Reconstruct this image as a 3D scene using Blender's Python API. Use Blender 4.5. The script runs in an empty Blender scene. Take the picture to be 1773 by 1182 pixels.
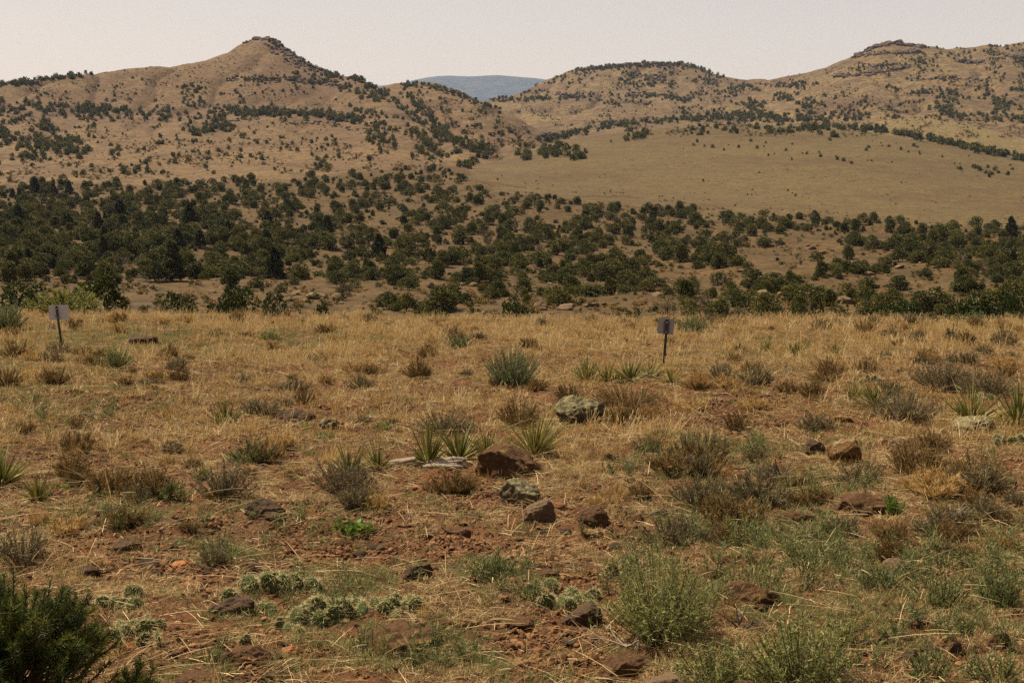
import bpy, math, random
import numpy as np
from mathutils import Vector
from mathutils.bvhtree import BVHTree

SC = bpy.context.scene
C = SC.collection
rng = np.random.default_rng(7)
random.seed(7)

# ------------------------------------------------------------------ camera
F_PX, CX, CY = 2436.0, 886.5, 591.0          # focal length and centre in photo pixels (1773 x 1182)
CAM_Z = 2.0
PITCH = math.atan((CY - 310.0) / F_PX)       # level horizon would lie at y = 310
cam_d = bpy.data.cameras.new('camera')
cam = bpy.data.objects.new('camera', cam_d)
C.objects.link(cam)
cam.location = (0, 0, CAM_Z)
cam.rotation_euler = (math.pi / 2 - PITCH, 0, 0)
cam_d.sensor_width = 36.0
cam_d.lens = F_PX / 1773.0 * 36.0
cam_d.clip_start = 0.1
cam_d.clip_end = 60000
SC.camera = cam

# ------------------------------------------------------------------ sky, sun, exposure
TO_SUN = Vector((-0.52, 0.26, 0.96)).normalized()
SUN_EL = math.asin(TO_SUN.z)
SUN_ROT = math.atan2(TO_SUN.x, TO_SUN.y)
world = bpy.data.worlds.new('World')
SC.world = world
world.use_nodes = True
wn, wl = world.node_tree.nodes, world.node_tree.links
bg = wn['Background']
sky = wn.new('ShaderNodeTexSky')
sky.sky_type = 'NISHITA'
sky.sun_disc = False
sky.sun_elevation = SUN_EL
sky.sun_rotation = SUN_ROT
sky.altitude = 0
sky.air_density = 1.0
sky.dust_density = 1.0
sky.ozone_density = 1.0
wt = wn.new('ShaderNodeMix'); wt.data_type = 'RGBA'; wt.blend_type = 'MULTIPLY'
wt.inputs[0].default_value = 1.0
wt.inputs[7].default_value = (1.39, 0.945, 0.705, 1)      # the photograph's warm white balance
wl.new(sky.outputs[0], wt.inputs[6])
wh = wn.new('ShaderNodeMix'); wh.data_type = 'RGBA'           # thin even haze veils the whole sky
wh.inputs[0].default_value = 0.36
wh.inputs[7].default_value = (5.6, 4.8, 4.05, 1)
wl.new(wt.outputs[2], wh.inputs[6])
wl.new(wh.outputs[2], bg.inputs[0])
bg.inputs[1].default_value = 0.066
sun_d = bpy.data.lights.new('sun', 'SUN')
sun_d.energy = 5.0
sun_d.angle = math.radians(0.5)
sun_d.color = (1.0, 0.89, 0.72)
sun = bpy.data.objects.new('sun', sun_d)
C.objects.link(sun)
sun.rotation_euler = (-TO_SUN).to_track_quat('-Z', 'Y').to_euler()
sun.location = (-60, 40, 90)
vs = SC.view_settings
vs.view_transform = 'Standard'
vs.look = 'None'
vs.exposure = 1.06
vs.gamma = 1.0
SC.cycles.use_denoising = False      # fine grass keeps its grain, like the photograph's
SC.cycles.max_bounces = 6
SC.cycles.transparent_max_bounces = 8
SC.cycles.volume_bounces = 0


# ------------------------------------------------------------------ numeric helpers
def hash2(ix, iy, seed):
    h = (ix.astype(np.int64) * 374761393 + iy.astype(np.int64) * 668265263 + seed * 974634677) & 0xffffffff
    h = ((h ^ (h >> 13)) * 1274126177) & 0xffffffff
    h = (h ^ (h >> 16)) & 0xffffffff
    return h.astype(np.float64) / 0xffffffff


def vnoise(x, y, seed=0):
    x = np.asarray(x, float); y = np.asarray(y, float)
    ix, iy = np.floor(x), np.floor(y)
    fx, fy = x - ix, y - iy
    fx = fx * fx * fx * (fx * (fx * 6 - 15) + 10); fy = fy * fy * fy * (fy * (fy * 6 - 15) + 10)

    def g(dx, dy):
        a = hash2(ix + dx, iy + dy, seed) * 2 * np.pi
        return np.cos(a) * (x - ix - dx) + np.sin(a) * (y - iy - dy)
    a = g(0, 0) * (1 - fx) + g(1, 0) * fx
    b = g(0, 1) * (1 - fx) + g(1, 1) * fx
    return (a * (1 - fy) + b * fy) * 1.4


def fbm(x, y, octs=4, seed=0, gain=0.5):
    s = 0; a = 1.0; f = 1.0
    for o in range(octs):
        s = s + a * vnoise(np.asarray(x) * f + 17.3 * o, np.asarray(y) * f - 9.1 * o, seed + o)
        a *= gain; f *= 2.03
    return s


def smooth(a, b, x):
    t = np.clip((x - a) / (b - a), 0, 1)
    return t * t * (3 - 2 * t)


def pchip(xk, yk, x):
    xk = np.asarray(xk, float); yk = np.asarray(yk, float); x = np.clip(np.asarray(x, float), xk[0], xk[-1])
    h = np.diff(xk); d = np.diff(yk) / h
    m = np.zeros_like(yk)
    for i in range(1, len(xk) - 1):
        if d[i - 1] * d[i] > 0:
            w1, w2 = 2 * h[i] + h[i - 1], h[i] + 2 * h[i - 1]
            m[i] = (w1 + w2) / (w1 / d[i - 1] + w2 / d[i])
    m[0], m[-1] = d[0], d[-1]
    k = np.clip(np.searchsorted(xk, x) - 1, 0, len(h) - 1)
    t = (x - xk[k]) / h[k]
    return ((1 + 2 * t) * (1 - t) ** 2 * yk[k] + t * (1 - t) ** 2 * h[k] * m[k]
            + t * t * (3 - 2 * t) * yk[k + 1] + t * t * (t - 1) * h[k] * m[k + 1])


CP, SP = math.cos(PITCH), math.sin(PITCH)


def px_point(x, y, Y):
    """the point seen at photo pixel (x, y) whose distance along the ground axis is Y"""
    u = (np.asarray(x, float) - CX) / F_PX
    v = (CY - np.asarray(y, float)) / F_PX
    k = np.asarray(Y, float) / (CP + v * SP)
    return np.stack([u * k, (CP + v * SP) * k, CAM_Z + (-SP + v * CP) * k], -1)


def to_px(P):
    P = np.asarray(P, float)
    X, Y, Z = P[..., 0], P[..., 1], P[..., 2] - CAM_Z
    dep = Y * CP - Z * SP
    up = Y * SP + Z * CP
    return CX + F_PX * X / dep, CY - F_PX * up / dep


# ------------------------------------------------------------------ mesh helpers
def np_mesh(name, verts, faces, mats=(), smooth_shade=False, attrs=None, midx=None):
    me = bpy.data.meshes.new(name)
    verts = np.asarray(verts, np.float32)
    fl = [np.asarray(f, np.int32) for f in (faces if isinstance(faces, list) else [faces])]
    fl = [f for f in fl if len(f)]
    me.vertices.add(len(verts)); me.vertices.foreach_set('co', verts.ravel())
    nl = sum(f.size for f in fl); nf = sum(len(f) for f in fl)
    me.loops.add(nl); me.loops.foreach_set('vertex_index', np.concatenate([f.ravel() for f in fl]))
    me.polygons.add(nf)
    sizes = np.concatenate([np.full(len(f), f.shape[1], np.int32) for f in fl])
    me.polygons.foreach_set('loop_start', np.concatenate([[0], np.cumsum(sizes)[:-1]]).astype(np.int32))
    me.polygons.foreach_set('loop_total', sizes)
    if midx is not None:
        me.polygons.foreach_set('material_index', np.asarray(midx, np.int32))
    me.polygons.foreach_set('use_smooth', np.full(nf, smooth_shade, bool))
    for k, a in (attrs or {}).items():
        at = me.attributes.new(k, 'FLOAT', 'POINT'); at.data.foreach_set('value', np.asarray(a, np.float32))
    me.update(calc_edges=True)
    me.validate()
    for m in mats:
        me.materials.append(m)
    return me


def link(name, me, parent=None, loc=None):
    o = bpy.data.objects.new(name, me); C.objects.link(o)
    if parent: o.parent = parent
    if loc is not None: o.location = loc
    return o


def empty(name, loc, rz=0, s=1.0):
    o = bpy.data.objects.new(name, None); C.objects.link(o)
    o.location = loc; o.rotation_euler = (0, 0, rz); o.scale = (s, s, s)
    o.empty_display_size = 0.2
    return o


def tag(o, label, cat=None, group=None, kind=None):
    o['label'] = label
    if cat: o['category'] = cat
    if group: o['group'] = group
    if kind: o['kind'] = kind
    return o


class Geo:
    """collects vertices, quads / tris, per-vertex tint and material index"""
    def __init__(s):
        s.v = []; s.f4 = []; s.f3 = []; s.t = []; s.m4 = []; s.m3 = []; s.n = 0

    def add(s, v, f, tint=0.5, m=0):
        v = np.asarray(v, float).reshape(-1, 3); f = np.asarray(f, int)
        s.v.append(v)
        s.t.append(np.broadcast_to(np.asarray(tint, float), (len(v),)))
        (s.f4 if f.shape[1] == 4 else s.f3).append(f + s.n)
        (s.m4 if f.shape[1] == 4 else s.m3).append(np.full(len(f), m, int))
        s.n += len(v)

    def mesh(s, name, mats, smooth_shade=False):
        fs = []; mi = []
        if s.f4: fs.append(np.concatenate(s.f4)); mi += s.m4
        if s.f3: fs.append(np.concatenate(s.f3)); mi += s.m3
        return np_mesh(name, np.concatenate(s.v), fs, mats, smooth_shade, {'tint': np.concatenate(s.t)}, np.concatenate(mi))


def nrm(a):
    return a / np.maximum(np.linalg.norm(a, axis=-1, keepdims=True), 1e-9)


def blades(g, base, dirs, L, W, droop=0.0, segs=2, m=0, tint=None, prof=None, side=None, r=rng):
    """N flat tapering blades; droop bends them down"""
    base = np.asarray(base, float); N = len(base)
    dirs = nrm(np.asarray(dirs, float)); L = np.broadcast_to(L, (N,)); W = np.broadcast_to(W, (N,)); droop = np.broadcast_to(droop, (N,))
    if side is None:
        side = r.normal(size=(N, 3))
    side = nrm(np.cross(dirs, side))
    ts = np.linspace(0, 1, segs + 1)
    if prof is None:
        prof = [1.0 - 0.85 * t ** 1.6 for t in ts]
    V = np.zeros((N, segs + 1, 2, 3))
    for i, t in enumerate(ts):
        p = base + dirs * (L * t)[:, None]
        p[:, 2] -= droop * L * t * t
        w = (W * prof[i] * 0.5)[:, None] * side
        V[:, i, 0] = p - w; V[:, i, 1] = p + w
    idx = np.arange(N)[:, None] * (2 * (segs + 1)) + 2 * np.arange(segs)[None]
    Fq = np.stack([idx, idx + 1, idx + 3, idx + 2], -1).reshape(-1, 4)
    if tint is None: tint = r.random(N)
    tv = np.repeat(np.broadcast_to(tint, (N,)), 2 * (segs + 1))
    g.add(V.reshape(-1, 3), Fq, tv, m)


def tube(g, pts, rad, sides=5, m=0, tint=0.5):
    pts = np.asarray(pts, float); n = len(pts); rad = np.broadcast_to(rad, (n,))
    d = nrm(np.gradient(pts, axis=0))
    ref = np.array([0.3, 0.9, 0.2]) if abs(d[0][2]) > 0.7 else np.array([0, 0, 1.0])
    a = nrm(np.cross(d, ref)); b = nrm(np.cross(d, a))
    th = np.linspace(0, 2 * np.pi, sides, endpoint=False)
    V = pts[:, None] + rad[:, None, None] * (np.cos(th)[None, :, None] * a[:, None] + np.sin(th)[None, :, None] * b[:, None])
    i = np.arange(n - 1)[:, None] * sides; j = np.arange(sides)[None]; j2 = (j + 1) % sides
    Fq = np.stack([i + j, i + j2, i + sides + j2, i + sides + j], -1).reshape(-1, 4)
    g.add(V.reshape(-1, 3), Fq, tint, m)


def wander(p, d, L, n, wob, r, up=0.0):
    pts = [np.array(p, float)]; d = np.array(d, float); d /= np.linalg.norm(d)
    for i in range(n):
        d = d + r.normal(size=3) * wob; d[2] += up; d /= np.linalg.norm(d)
        pts.append(pts[-1] + d * L / n)
    return np.array(pts), d


def cone_dirs(N, r, spread0, spread1):
    """unit vectors whose angle from vertical lies between the two (radians)"""
    th = spread0 + (spread1 - spread0) * r.random(N); ph = r.random(N) * 2 * np.pi
    return np.stack([np.sin(th) * np.cos(ph), np.sin(th) * np.sin(ph), np.cos(th)], -1)


# ------------------------------------------------------------------ materials
def nodes_of(name):
    m = bpy.data.materials.new(name); m.use_nodes = True
    nt = m.node_tree; nt.nodes.clear()
    return m, nt, nt.nodes, nt.links


def ramp(N, stops):
    r = N.new('ShaderNodeValToRGB'); e = r.color_ramp.elements
    while len(e) < len(stops): e.new(0.5)
    for i, (p, c) in enumerate(stops):
        e[i].position = p; e[i].color = (*c, 1)
    return r


def leaf_mat(name, cols, trans=0.3, rough=0.75, rand=0.35, spec=0.25):
    """leaf or blade: colour from the per-blade tint plus a per-plant shift, with light passing through"""
    m, nt, N, Lk = nodes_of(name)
    out = N.new('ShaderNodeOutputMaterial')
    at = N.new('ShaderNodeAttribute'); at.attribute_name = 'tint'
    oi = N.new('ShaderNodeObjectInfo')
    a = N.new('ShaderNodeMath'); a.operation = 'MULTIPLY_ADD'
    a.inputs[1].default_value = rand; a.inputs[2].default_value = -rand / 2
    Lk.new(oi.outputs['Random'], a.inputs[0])
    b = N.new('ShaderNodeMath'); b.operation = 'ADD'; b.use_clamp = True
    Lk.new(at.outputs['Fac'], b.inputs[0]); Lk.new(a.outputs[0], b.inputs[1])
    n = len(cols)
    r = ramp(N, [(i / (n - 1) if n > 1 else 0, c) for i, c in enumerate(cols)])
    Lk.new(b.outputs[0], r.inputs[0])
    p = N.new('ShaderNodeBsdfPrincipled')
    p.inputs['Roughness'].default_value = rough
    p.inputs['Specular IOR Level'].default_value = spec
    Lk.new(r.outputs[0], p.inputs['Base Color'])
    t = N.new('ShaderNodeBsdfTranslucent'); Lk.new(r.outputs[0], t.inputs[0])
    mx = N.new('ShaderNodeMixShader'); mx.inputs[0].default_value = trans
    Lk.new(p.outputs[0], mx.inputs[1]); Lk.new(t.outputs[0], mx.inputs[2]); Lk.new(mx.outputs[0], out.inputs[0])
    return m


def noise(N, Lk, vec, scale, detail=4, rough=0.55):
    t = N.new('ShaderNodeTexNoise'); t.inputs['Scale'].default_value = scale
    t.inputs['Detail'].default_value = detail; t.inputs['Roughness'].default_value = rough
    Lk.new(vec, t.inputs['Vector'])
    return t


def mixc(N, Lk, fac, a, b, mode='MIX'):
    x = N.new('ShaderNodeMix'); x.data_type = 'RGBA'; x.blend_type = mode
    for v, s in ((fac, 0), (a, 6), (b, 7)):
        if isinstance(v, (int, float)): x.inputs[s].default_value = v
        elif isinstance(v, tuple): x.inputs[s].default_value = (*v, 1)
        else: Lk.new(v, x.inputs[s])
    return x.outputs[2]


def mrange(N, Lk, v, a, b, c=0.0, d=1.0):
    x = N.new('ShaderNodeMapRange'); x.inputs[1].default_value = a; x.inputs[2].default_value = b
    x.inputs[3].default_value = c; x.inputs[4].default_value = d
    Lk.new(v, x.inputs[0]); return x.outputs[0]


def finish(N, Lk, col, bump=None, dist=0.02, strength=0.6, rough=0.92, spec=0.15):
    out = N.new('ShaderNodeOutputMaterial'); p = N.new('ShaderNodeBsdfPrincipled')
    p.inputs['Roughness'].default_value = rough; p.inputs['Specular IOR Level'].default_value = spec
    if isinstance(col, tuple): p.inputs['Base Color'].default_value = (*col, 1)
    else: Lk.new(col, p.inputs['Base Color'])
    if bump is not None:
        b = N.new('ShaderNodeBump'); b.inputs['Distance'].default_value = dist; b.inputs['Strength'].default_value = strength
        Lk.new(bump, b.inputs['Height']); Lk.new(b.outputs[0], p.inputs['Normal'])
    Lk.new(p.outputs[0], out.inputs[0])
    return p


def hill_mat(name, base, alt, speck, patch, s_big=0.006, s_mid=0.05, s_fine=0.55, bump_d=0.25):
    """dry grassland seen from afar: broad drifts of two colours, patches and a fine speckle of small brush"""
    m, nt, N, Lk = nodes_of(name)
    g = N.new('ShaderNodeNewGeometry').outputs['Position']
    n1 = noise(N, Lk, g, s_big, 5, 0.6); n2 = noise(N, Lk, g, s_mid, 5, 0.65); n3 = noise(N, Lk, g, s_fine, 3, 0.7)
    n4 = noise(N, Lk, g, s_fine * 0.35, 3, 0.7)
    c = mixc(N, Lk, mrange(N, Lk, n1.outputs[0], 0.42, 0.58), base, alt)
    c = mixc(N, Lk, mrange(N, Lk, n2.outputs[0], 0.46, 0.64, 0, 0.8), c, patch)
    c = mixc(N, Lk, mrange(N, Lk, n4.outputs[0], 0.50, 0.60, 0, 0.65), c, speck)
    c = mixc(N, Lk, mrange(N, Lk, n3.outputs[0], 0.49, 0.60, 0, 0.9), c, speck)
    finish(N, Lk, c, n3.outputs[0], bump_d * 1.6, 1.0)
    return m


def soil_mat():
    """red-brown stony soil; where the 'cover' attribute is high, straw litter lies on it, where 'green' is high short grass"""
    m, nt, N, Lk = nodes_of('red_soil')
    g = N.new('ShaderNodeNewGeometry').outputs['Position']
    a = N.new('ShaderNodeAttribute'); a.attribute_name = 'cover'
    ag = N.new('ShaderNodeAttribute'); ag.attribute_name = 'green'
    n1 = noise(N, Lk, g, 0.9, 5, 0.6); n2 = noise(N, Lk, g, 9, 5, 0.7); n3 = noise(N, Lk, g, 55, 4, 0.75); n4 = noise(N, Lk, g, 2.7, 5, 0.7)
    c = mixc(N, Lk, mrange(N, Lk, n1.outputs[0], 0.40, 0.60), (0.180, 0.070, 0.022), (0.110, 0.048, 0.019))
    c = mixc(N, Lk, mrange(N, Lk, n2.outputs[0], 0.46, 0.62, 0, 0.75), c, (0.042, 0.020, 0.010))
    c = mixc(N, Lk, mrange(N, Lk, n3.outputs[0], 0.48, 0.66, 0, 0.7), c, (0.25, 0.112, 0.040))
    s = N.new('ShaderNodeMath'); s.operation = 'MULTIPLY_ADD'; s.inputs[1].default_value = 1.3
    Lk.new(n4.outputs[0], s.inputs[0]); s.inputs[2].default_value = -0.85
    q = N.new('ShaderNodeMath'); q.operation = 'ADD'; q.use_clamp = True
    Lk.new(s.outputs[0], q.inputs[0]); Lk.new(a.outputs['Fac'], q.inputs[1])
    lit = mixc(N, Lk, n3.outputs[0], (0.120, 0.066, 0.028), (0.27, 0.17, 0.070))
    c = mixc(N, Lk, mrange(N, Lk, q.outputs[0], 0.3, 1.0, 0, 0.6), c, lit)
    q2 = N.new('ShaderNodeMath'); q2.operation = 'MULTIPLY'; q2.use_clamp = True
    Lk.new(ag.outputs['Fac'], q2.inputs[0]); Lk.new(mrange(N, Lk, n4.outputs[0], 0.35, 0.6), q2.inputs[1])
    c = mixc(N, Lk, mrange(N, Lk, q2.outputs[0], 0, 1, 0, 0.8), c, (0.100, 0.092, 0.034))
    mb = N.new('ShaderNodeMath'); mb.operation = 'ADD'; Lk.new(n3.outputs[0], mb.inputs[0])
    mm = N.new('ShaderNodeMath'); mm.operation = 'MULTIPLY'; mm.inputs[1].default_value = 2.0
    Lk.new(n2.outputs[0], mm.inputs[0]); Lk.new(mm.outputs[0], mb.inputs[1])
    finish(N, Lk, c, mb.outputs[0], 0.06, 1.0)
    return m


def rock_mat(name, c1, c2, lichen=None, amt=0.5, scale=6.0, bump=0.02, up=True):
    m, nt, N, Lk = nodes_of(name)
    tc = N.new('ShaderNodeTexCoord').outputs['Object']
    geo = N.new('ShaderNodeNewGeometry')
    n1 = noise(N, Lk, tc, scale, 6, 0.65); n2 = noise(N, Lk, tc, scale * 5, 5, 0.7); n3 = noise(N, Lk, tc, scale * 1.7, 6, 0.7)
    c = mixc(N, Lk, mrange(N, Lk, n1.outputs[0], 0.35, 0.65), c1, c2)
    c = mixc(N, Lk, mrange(N, Lk, n2.outputs[0], 0.4, 0.75, 0, 0.6), c, tuple(x * 0.45 for x in c1))
    if lichen:
        sx = N.new('ShaderNodeSeparateXYZ'); Lk.new(geo.outputs['Normal'], sx.inputs[0])
        a = N.new('ShaderNodeMath'); a.operation = 'MULTIPLY_ADD'; a.inputs[1].default_value = 0.16 if up else 0.0
        Lk.new(sx.outputs[2], a.inputs[0]); Lk.new(n3.outputs[0], a.inputs[2])
        f = mrange(N, Lk, a.outputs[0], 0.78 - 0.25 * amt, 0.86 - 0.25 * amt, 0, 0.9)
        lc = mixc(N, Lk, n2.outputs[0], lichen, tuple(x * 0.55 for x in lichen))
        c = mixc(N, Lk, f, c, lc)
    finish(N, Lk, c, n2.outputs[0], bump, 1.0)
    return m


def plain_mat(name, col, rough=0.6, var=0.15, scale=12, spec=0.3, metal=0.0):
    m, nt, N, Lk = nodes_of(name)
    tc = N.new('ShaderNodeTexCoord').outputs['Object']
    n1 = noise(N, Lk, tc, scale, 5, 0.65)
    c = mixc(N, Lk, n1.outputs[0], tuple(x * (1 - var) for x in col), tuple(min(1, x * (1 + var)) for x in col))
    p = finish(N, Lk, c, n1.outputs[0], 0.002, 0.3, rough, spec)
    p.inputs['Metallic'].default_value = metal
    return m


M = {}
M['soil'] = soil_mat()
M['valley'] = hill_mat('valley_soil', (0.0672, 0.0367, 0.0100), (0.0564, 0.0325, 0.0085), (0.0269, 0.0183, 0.0052), (0.0941, 0.0535, 0.0152), 0.02, 0.12, 1.1, 0.12)
M['meadow'] = hill_mat('dry_meadow', (0.0808, 0.0550, 0.0167), (0.0621, 0.0374, 0.0118), (0.0439, 0.0276, 0.0095), (0.0902, 0.0631, 0.0196), 0.008, 0.06, 0.8, 0.10)
M['hill'] = hill_mat('hill_grass', (0.1088, 0.0647, 0.0244), (0.0765, 0.0420, 0.0171), (0.0481, 0.0293, 0.0133), (0.1189, 0.0758, 0.0275), 0.007, 0.035, 0.34, 0.45)
M['farhill'] = hill_mat('far_hill_grass', (0.1113, 0.0707, 0.0281), (0.0783, 0.0452, 0.0198), (0.0439, 0.0293, 0.0154), (0.1268, 0.0864, 0.0307), 0.006, 0.025, 0.22, 0.7)
M['pale'] = hill_mat('pale_hill_grass', (0.1249, 0.0908, 0.0345), (0.1142, 0.0798, 0.0304), (0.0691, 0.0468, 0.0184), (0.1302, 0.0964, 0.0368), 0.01, 0.06, 0.6, 0.1)
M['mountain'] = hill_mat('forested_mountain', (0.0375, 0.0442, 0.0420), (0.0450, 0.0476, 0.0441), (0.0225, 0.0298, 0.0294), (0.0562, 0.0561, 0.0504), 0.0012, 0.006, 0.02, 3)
M['plain'] = hill_mat('far_plain', (0.26, 0.16, 0.07), (0.22, 0.13, 0.06), (0.12, 0.075, 0.04), (0.28, 0.18, 0.08), 0.003, 0.02, 0.2, 0.2)

# ------------------------------------------------------------------ terrain
TERR = []          # (object, bvh)


def lip_Y(X):
    """how far the grassy terrace reaches before it drops to the valley"""
    px = CX + F_PX * X / 36.0
    return 36.5 - 3.0 * smooth(300, 1100, px) + 1.3 * vnoise(X * 0.22, 3.1, 5) + 0.5 * vnoise(X * 0.9, 7.7, 6)


def terrace_z(X, Y):
    X = np.asarray(X, float); Y = np.asarray(Y, float)
    z = -0.042 * Y
    z = z + 0.085 * fbm(X * 0.22, Y * 0.22, 3, 11) + 0.045 * fbm(X * 0.9, Y * 0.9, 3, 12) + 0.034 * fbm(X * 3.6, Y * 3.6, 4, 13, 0.65)
    over = np.maximum(Y - lip_Y(X), 0)
    z = z - 0.25 * (np.sqrt(over * over + 4.0) - 2.0)
    return z


# cover maps of the terrace, written in photo pixels and turned into ground coordinates
BARE = [(700, 955, 330, 75, 1.0), (250, 965, 190, 55, .9), (480, 895, 230, 40, .7), (900, 1120, 170, 45, .8), (370, 1140, 170, 40, .8),
        (1260, 705, 100, 50, .7), (300, 640, 140, 22, .5), (190, 700, 130, 50, .55), (120, 790, 130, 40, .6), (1560, 1110, 90, 40, .8),
        (850, 865, 220, 35, .7), (1230, 850, 150, 35, .6), (130, 890, 150, 40, .7), (520, 585, 60, 16, .6), (330, 545, 120, 10, .6),
        (1400, 740, 120, 30, .5), (560, 720, 140, 30, .4), (1080, 960, 120, 60, .7), (1640, 640, 110, 30, .4), (1750, 860, 90, 60, .5), (1050, 850, 120, 30, .6)]
GREEN = [(190, 590, 260, 26, 1.0), (30, 615, 120, 30, .8), (560, 585, 110, 14, .7), (1480, 1060, 320, 120, .55), (860, 1000, 110, 40, .6), (430, 955, 70, 18, .8),
         (740, 1150, 190, 40, .8), (250, 905, 230, 28, .7), (1340, 930, 170, 70, .7), (1700, 1010, 150, 120, .6), (100, 690, 150, 40, .5),
         (60, 640, 100, 40, .6), (1300, 620, 130, 40, .4), (560, 1040, 150, 40, .5), (1250, 800, 150, 40, .4), (1090, 1010, 90, 40, .4), (350, 1160, 120, 30, .5)]


def cover_at(X, Y):
    P = np.stack([X, Y, -0.042 * Y], -1)
    px, py = to_px(P)
    px = px + 60 * vnoise(X * 0.9, Y * 0.9, 31) * 8 / np.maximum(Y, 4)
    py = py + 50 * vnoise(X * 0.9 + 40, Y * 0.9, 32) * 8 / np.maximum(Y, 4)
    def blob(L):
        s = np.zeros_like(px)
        for cx, cy, rx, ry, w in L:
            s = np.maximum(s, w * np.exp(-1.1 * (((px - cx) / rx) ** 2 + ((py - cy) / ry) ** 2)))
        return s
    bare = blob(BARE); green = blob(GREEN)
    gold = 0.88 - 0.45 * smooth(575, 640, py) - 0.30 * smooth(690, 880, py) + 0.45 * fbm(X * 0.5, Y * 0.5, 3, 21)
    gold = np.clip(gold * (1 - 0.85 * bare) * (1 - 0.85 * green ** 1.5), 0, 1)
    return gold, green, bare


def grid_faces(nr, nc):
    i = np.arange(nr - 1)[:, None] * nc; j = np.arange(nc - 1)[None]
    return np.stack([i + j, i + j + 1, i + nc + j + 1, i + nc + j], -1).reshape(-1, 4)


def make_terrace():
    nr, nc = 400, 380
    t = np.linspace(0, 1, nr)
    Y = -3.0 + 8.0 * t + 62 * t ** 2.6            # finer rows near the camera
    Y[0] = -30
    u = np.linspace(-1, 1, nc)
    half = np.maximum(0.48 * np.maximum(Y, 0), 4.5) + 3.0
    half[0] = 40
    X = (np.sign(u) * (0.8 * np.abs(u) + 0.2 * np.abs(u) ** 3))[None] * half[:, None]
    # the outermost columns reach far to the sides
    X[:, 0] = -70; X[:, -1] = 70
    Yg = np.broadcast_to(Y[:, None], X.shape)
    Z = terrace_z(X, Yg)
    gold, green, bare = cover_at(X.ravel(), np.maximum(Yg.ravel(), 4.0))
    me = np_mesh('terrace_ground', np.stack([X, Yg, Z], -1).reshape(-1, 3), grid_faces(nr, nc), [M['soil']], True,
                 {'cover': gold, 'green': green})
    o = link('ground', me)
    tag(o, 'red-brown stony soil of the grassy terrace in the foreground', kind='structure')
    TERR.append(o)


def row(ctrl, xs):
    k = np.array(ctrl, float)
    return pchip(k[:, 0], k[:, 1], xs), pchip(k[:, 0], k[:, 2], xs)


def loft(name, rows, xs, subs, mat, label, nz=(), back=None, skirt=True, gully=None):
    """terrain sheet through rows of control points (photo x, photo y, distance), front to back"""
    P = []
    for r in rows:
        if isinstance(r, tuple):               # (distance, height) row
            p = px_point(xs, np.full(len(xs), 500.0), np.full(len(xs), r[0])); p[:, 2] = r[1]
        else:
            y, Y = row(r, xs); p = px_point(xs, y, Y)
        P.append(p)
    if back:                                   # the far side falls away behind the crest
        for dY, dz in back:
            p = P[len(rows) - 1].copy(); s = (p[:, 1] + dY) / p[:, 1]
            p[:, 0] *= s; p[:, 1] += dY; p[:, 2] += dz; P.append(p)
    if skirt:                                  # the front edge dips below the ground before it
        p = P[0].copy(); sc = (p[:, 1] - 25) / p[:, 1]
        p[:, 0] *= sc; p[:, 1] -= 25; p[:, 2] -= 9; P.insert(0, p); subs = [4] + list(subs)
    P = np.array(P)
    nR = len(P)
    chord = np.concatenate([[0], np.cumsum(np.linalg.norm(np.diff(P, axis=0), axis=2).mean(1))])
    tt = np.concatenate([np.linspace(chord[i], chord[i + 1], subs[min(i, len(subs) - 1)], endpoint=False) for i in range(nR - 1)] + [[chord[-1]]])
    # monotone cubic between rows, column by column (vectorised)
    h = np.diff(chord)[:, None, None]; d = np.diff(P, axis=0) / h
    m = np.zeros_like(P); m[0] = d[0]; m[-1] = d[-1]
    same = d[:-1] * d[1:] > 0
    w1 = 2 * h[1:] + h[:-1]; w2 = h[1:] + 2 * h[:-1]
    with np.errstate(divide='ignore', invalid='ignore'):
        hm = (w1 + w2) / (w1 / d[:-1] + w2 / d[1:])
    m[1:-1] = np.where(same, hm, 0)
    k = np.clip(np.searchsorted(chord, tt, side='right') - 1, 0, nR - 2)
    t = ((tt - chord[k]) / np.diff(chord)[k])[:, None, None]; hh = h[k]
    G = ((1 + 2 * t) * (1 - t) ** 2 * P[k] + t * (1 - t) ** 2 * hh * m[k] + t * t * (3 - 2 * t) * P[k + 1] + t * t * (t - 1) * hh * m[k + 1])
    for amp, wl_, octs, seed in nz:
        fade = smooth(0, .22, np.linspace(0, 1, len(G)))[:, None] if skirt else 1.0
        G[..., 2] += fade * amp * fbm(G[..., 0] / wl_, G[..., 1] / wl_, octs, seed)
    if gully:                                  # shallow erosion channels running down the slope
        amp, wx, wy, seed = gully
        wob = 14 * vnoise(G[..., 0] / 60, G[..., 1] / 60, seed + 3)
        n = 1 - np.abs(vnoise((G[..., 0] + wob) / wx, G[..., 1] / wy, seed)) * 2.2
        G[..., 2] -= fade * amp * np.clip(n, 0, 1) ** 3 * np.clip(.5 + vnoise(G[..., 0] / 150, G[..., 1] / 150, seed + 5), 0, 1)
    me = np_mesh(name, G.reshape(-1, 3), grid_faces(*G.shape[:2]), [mat], True)
    o = link(name, me)
    tag(o, label, kind='structure')
    TERR.append(o)
    return o


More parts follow.
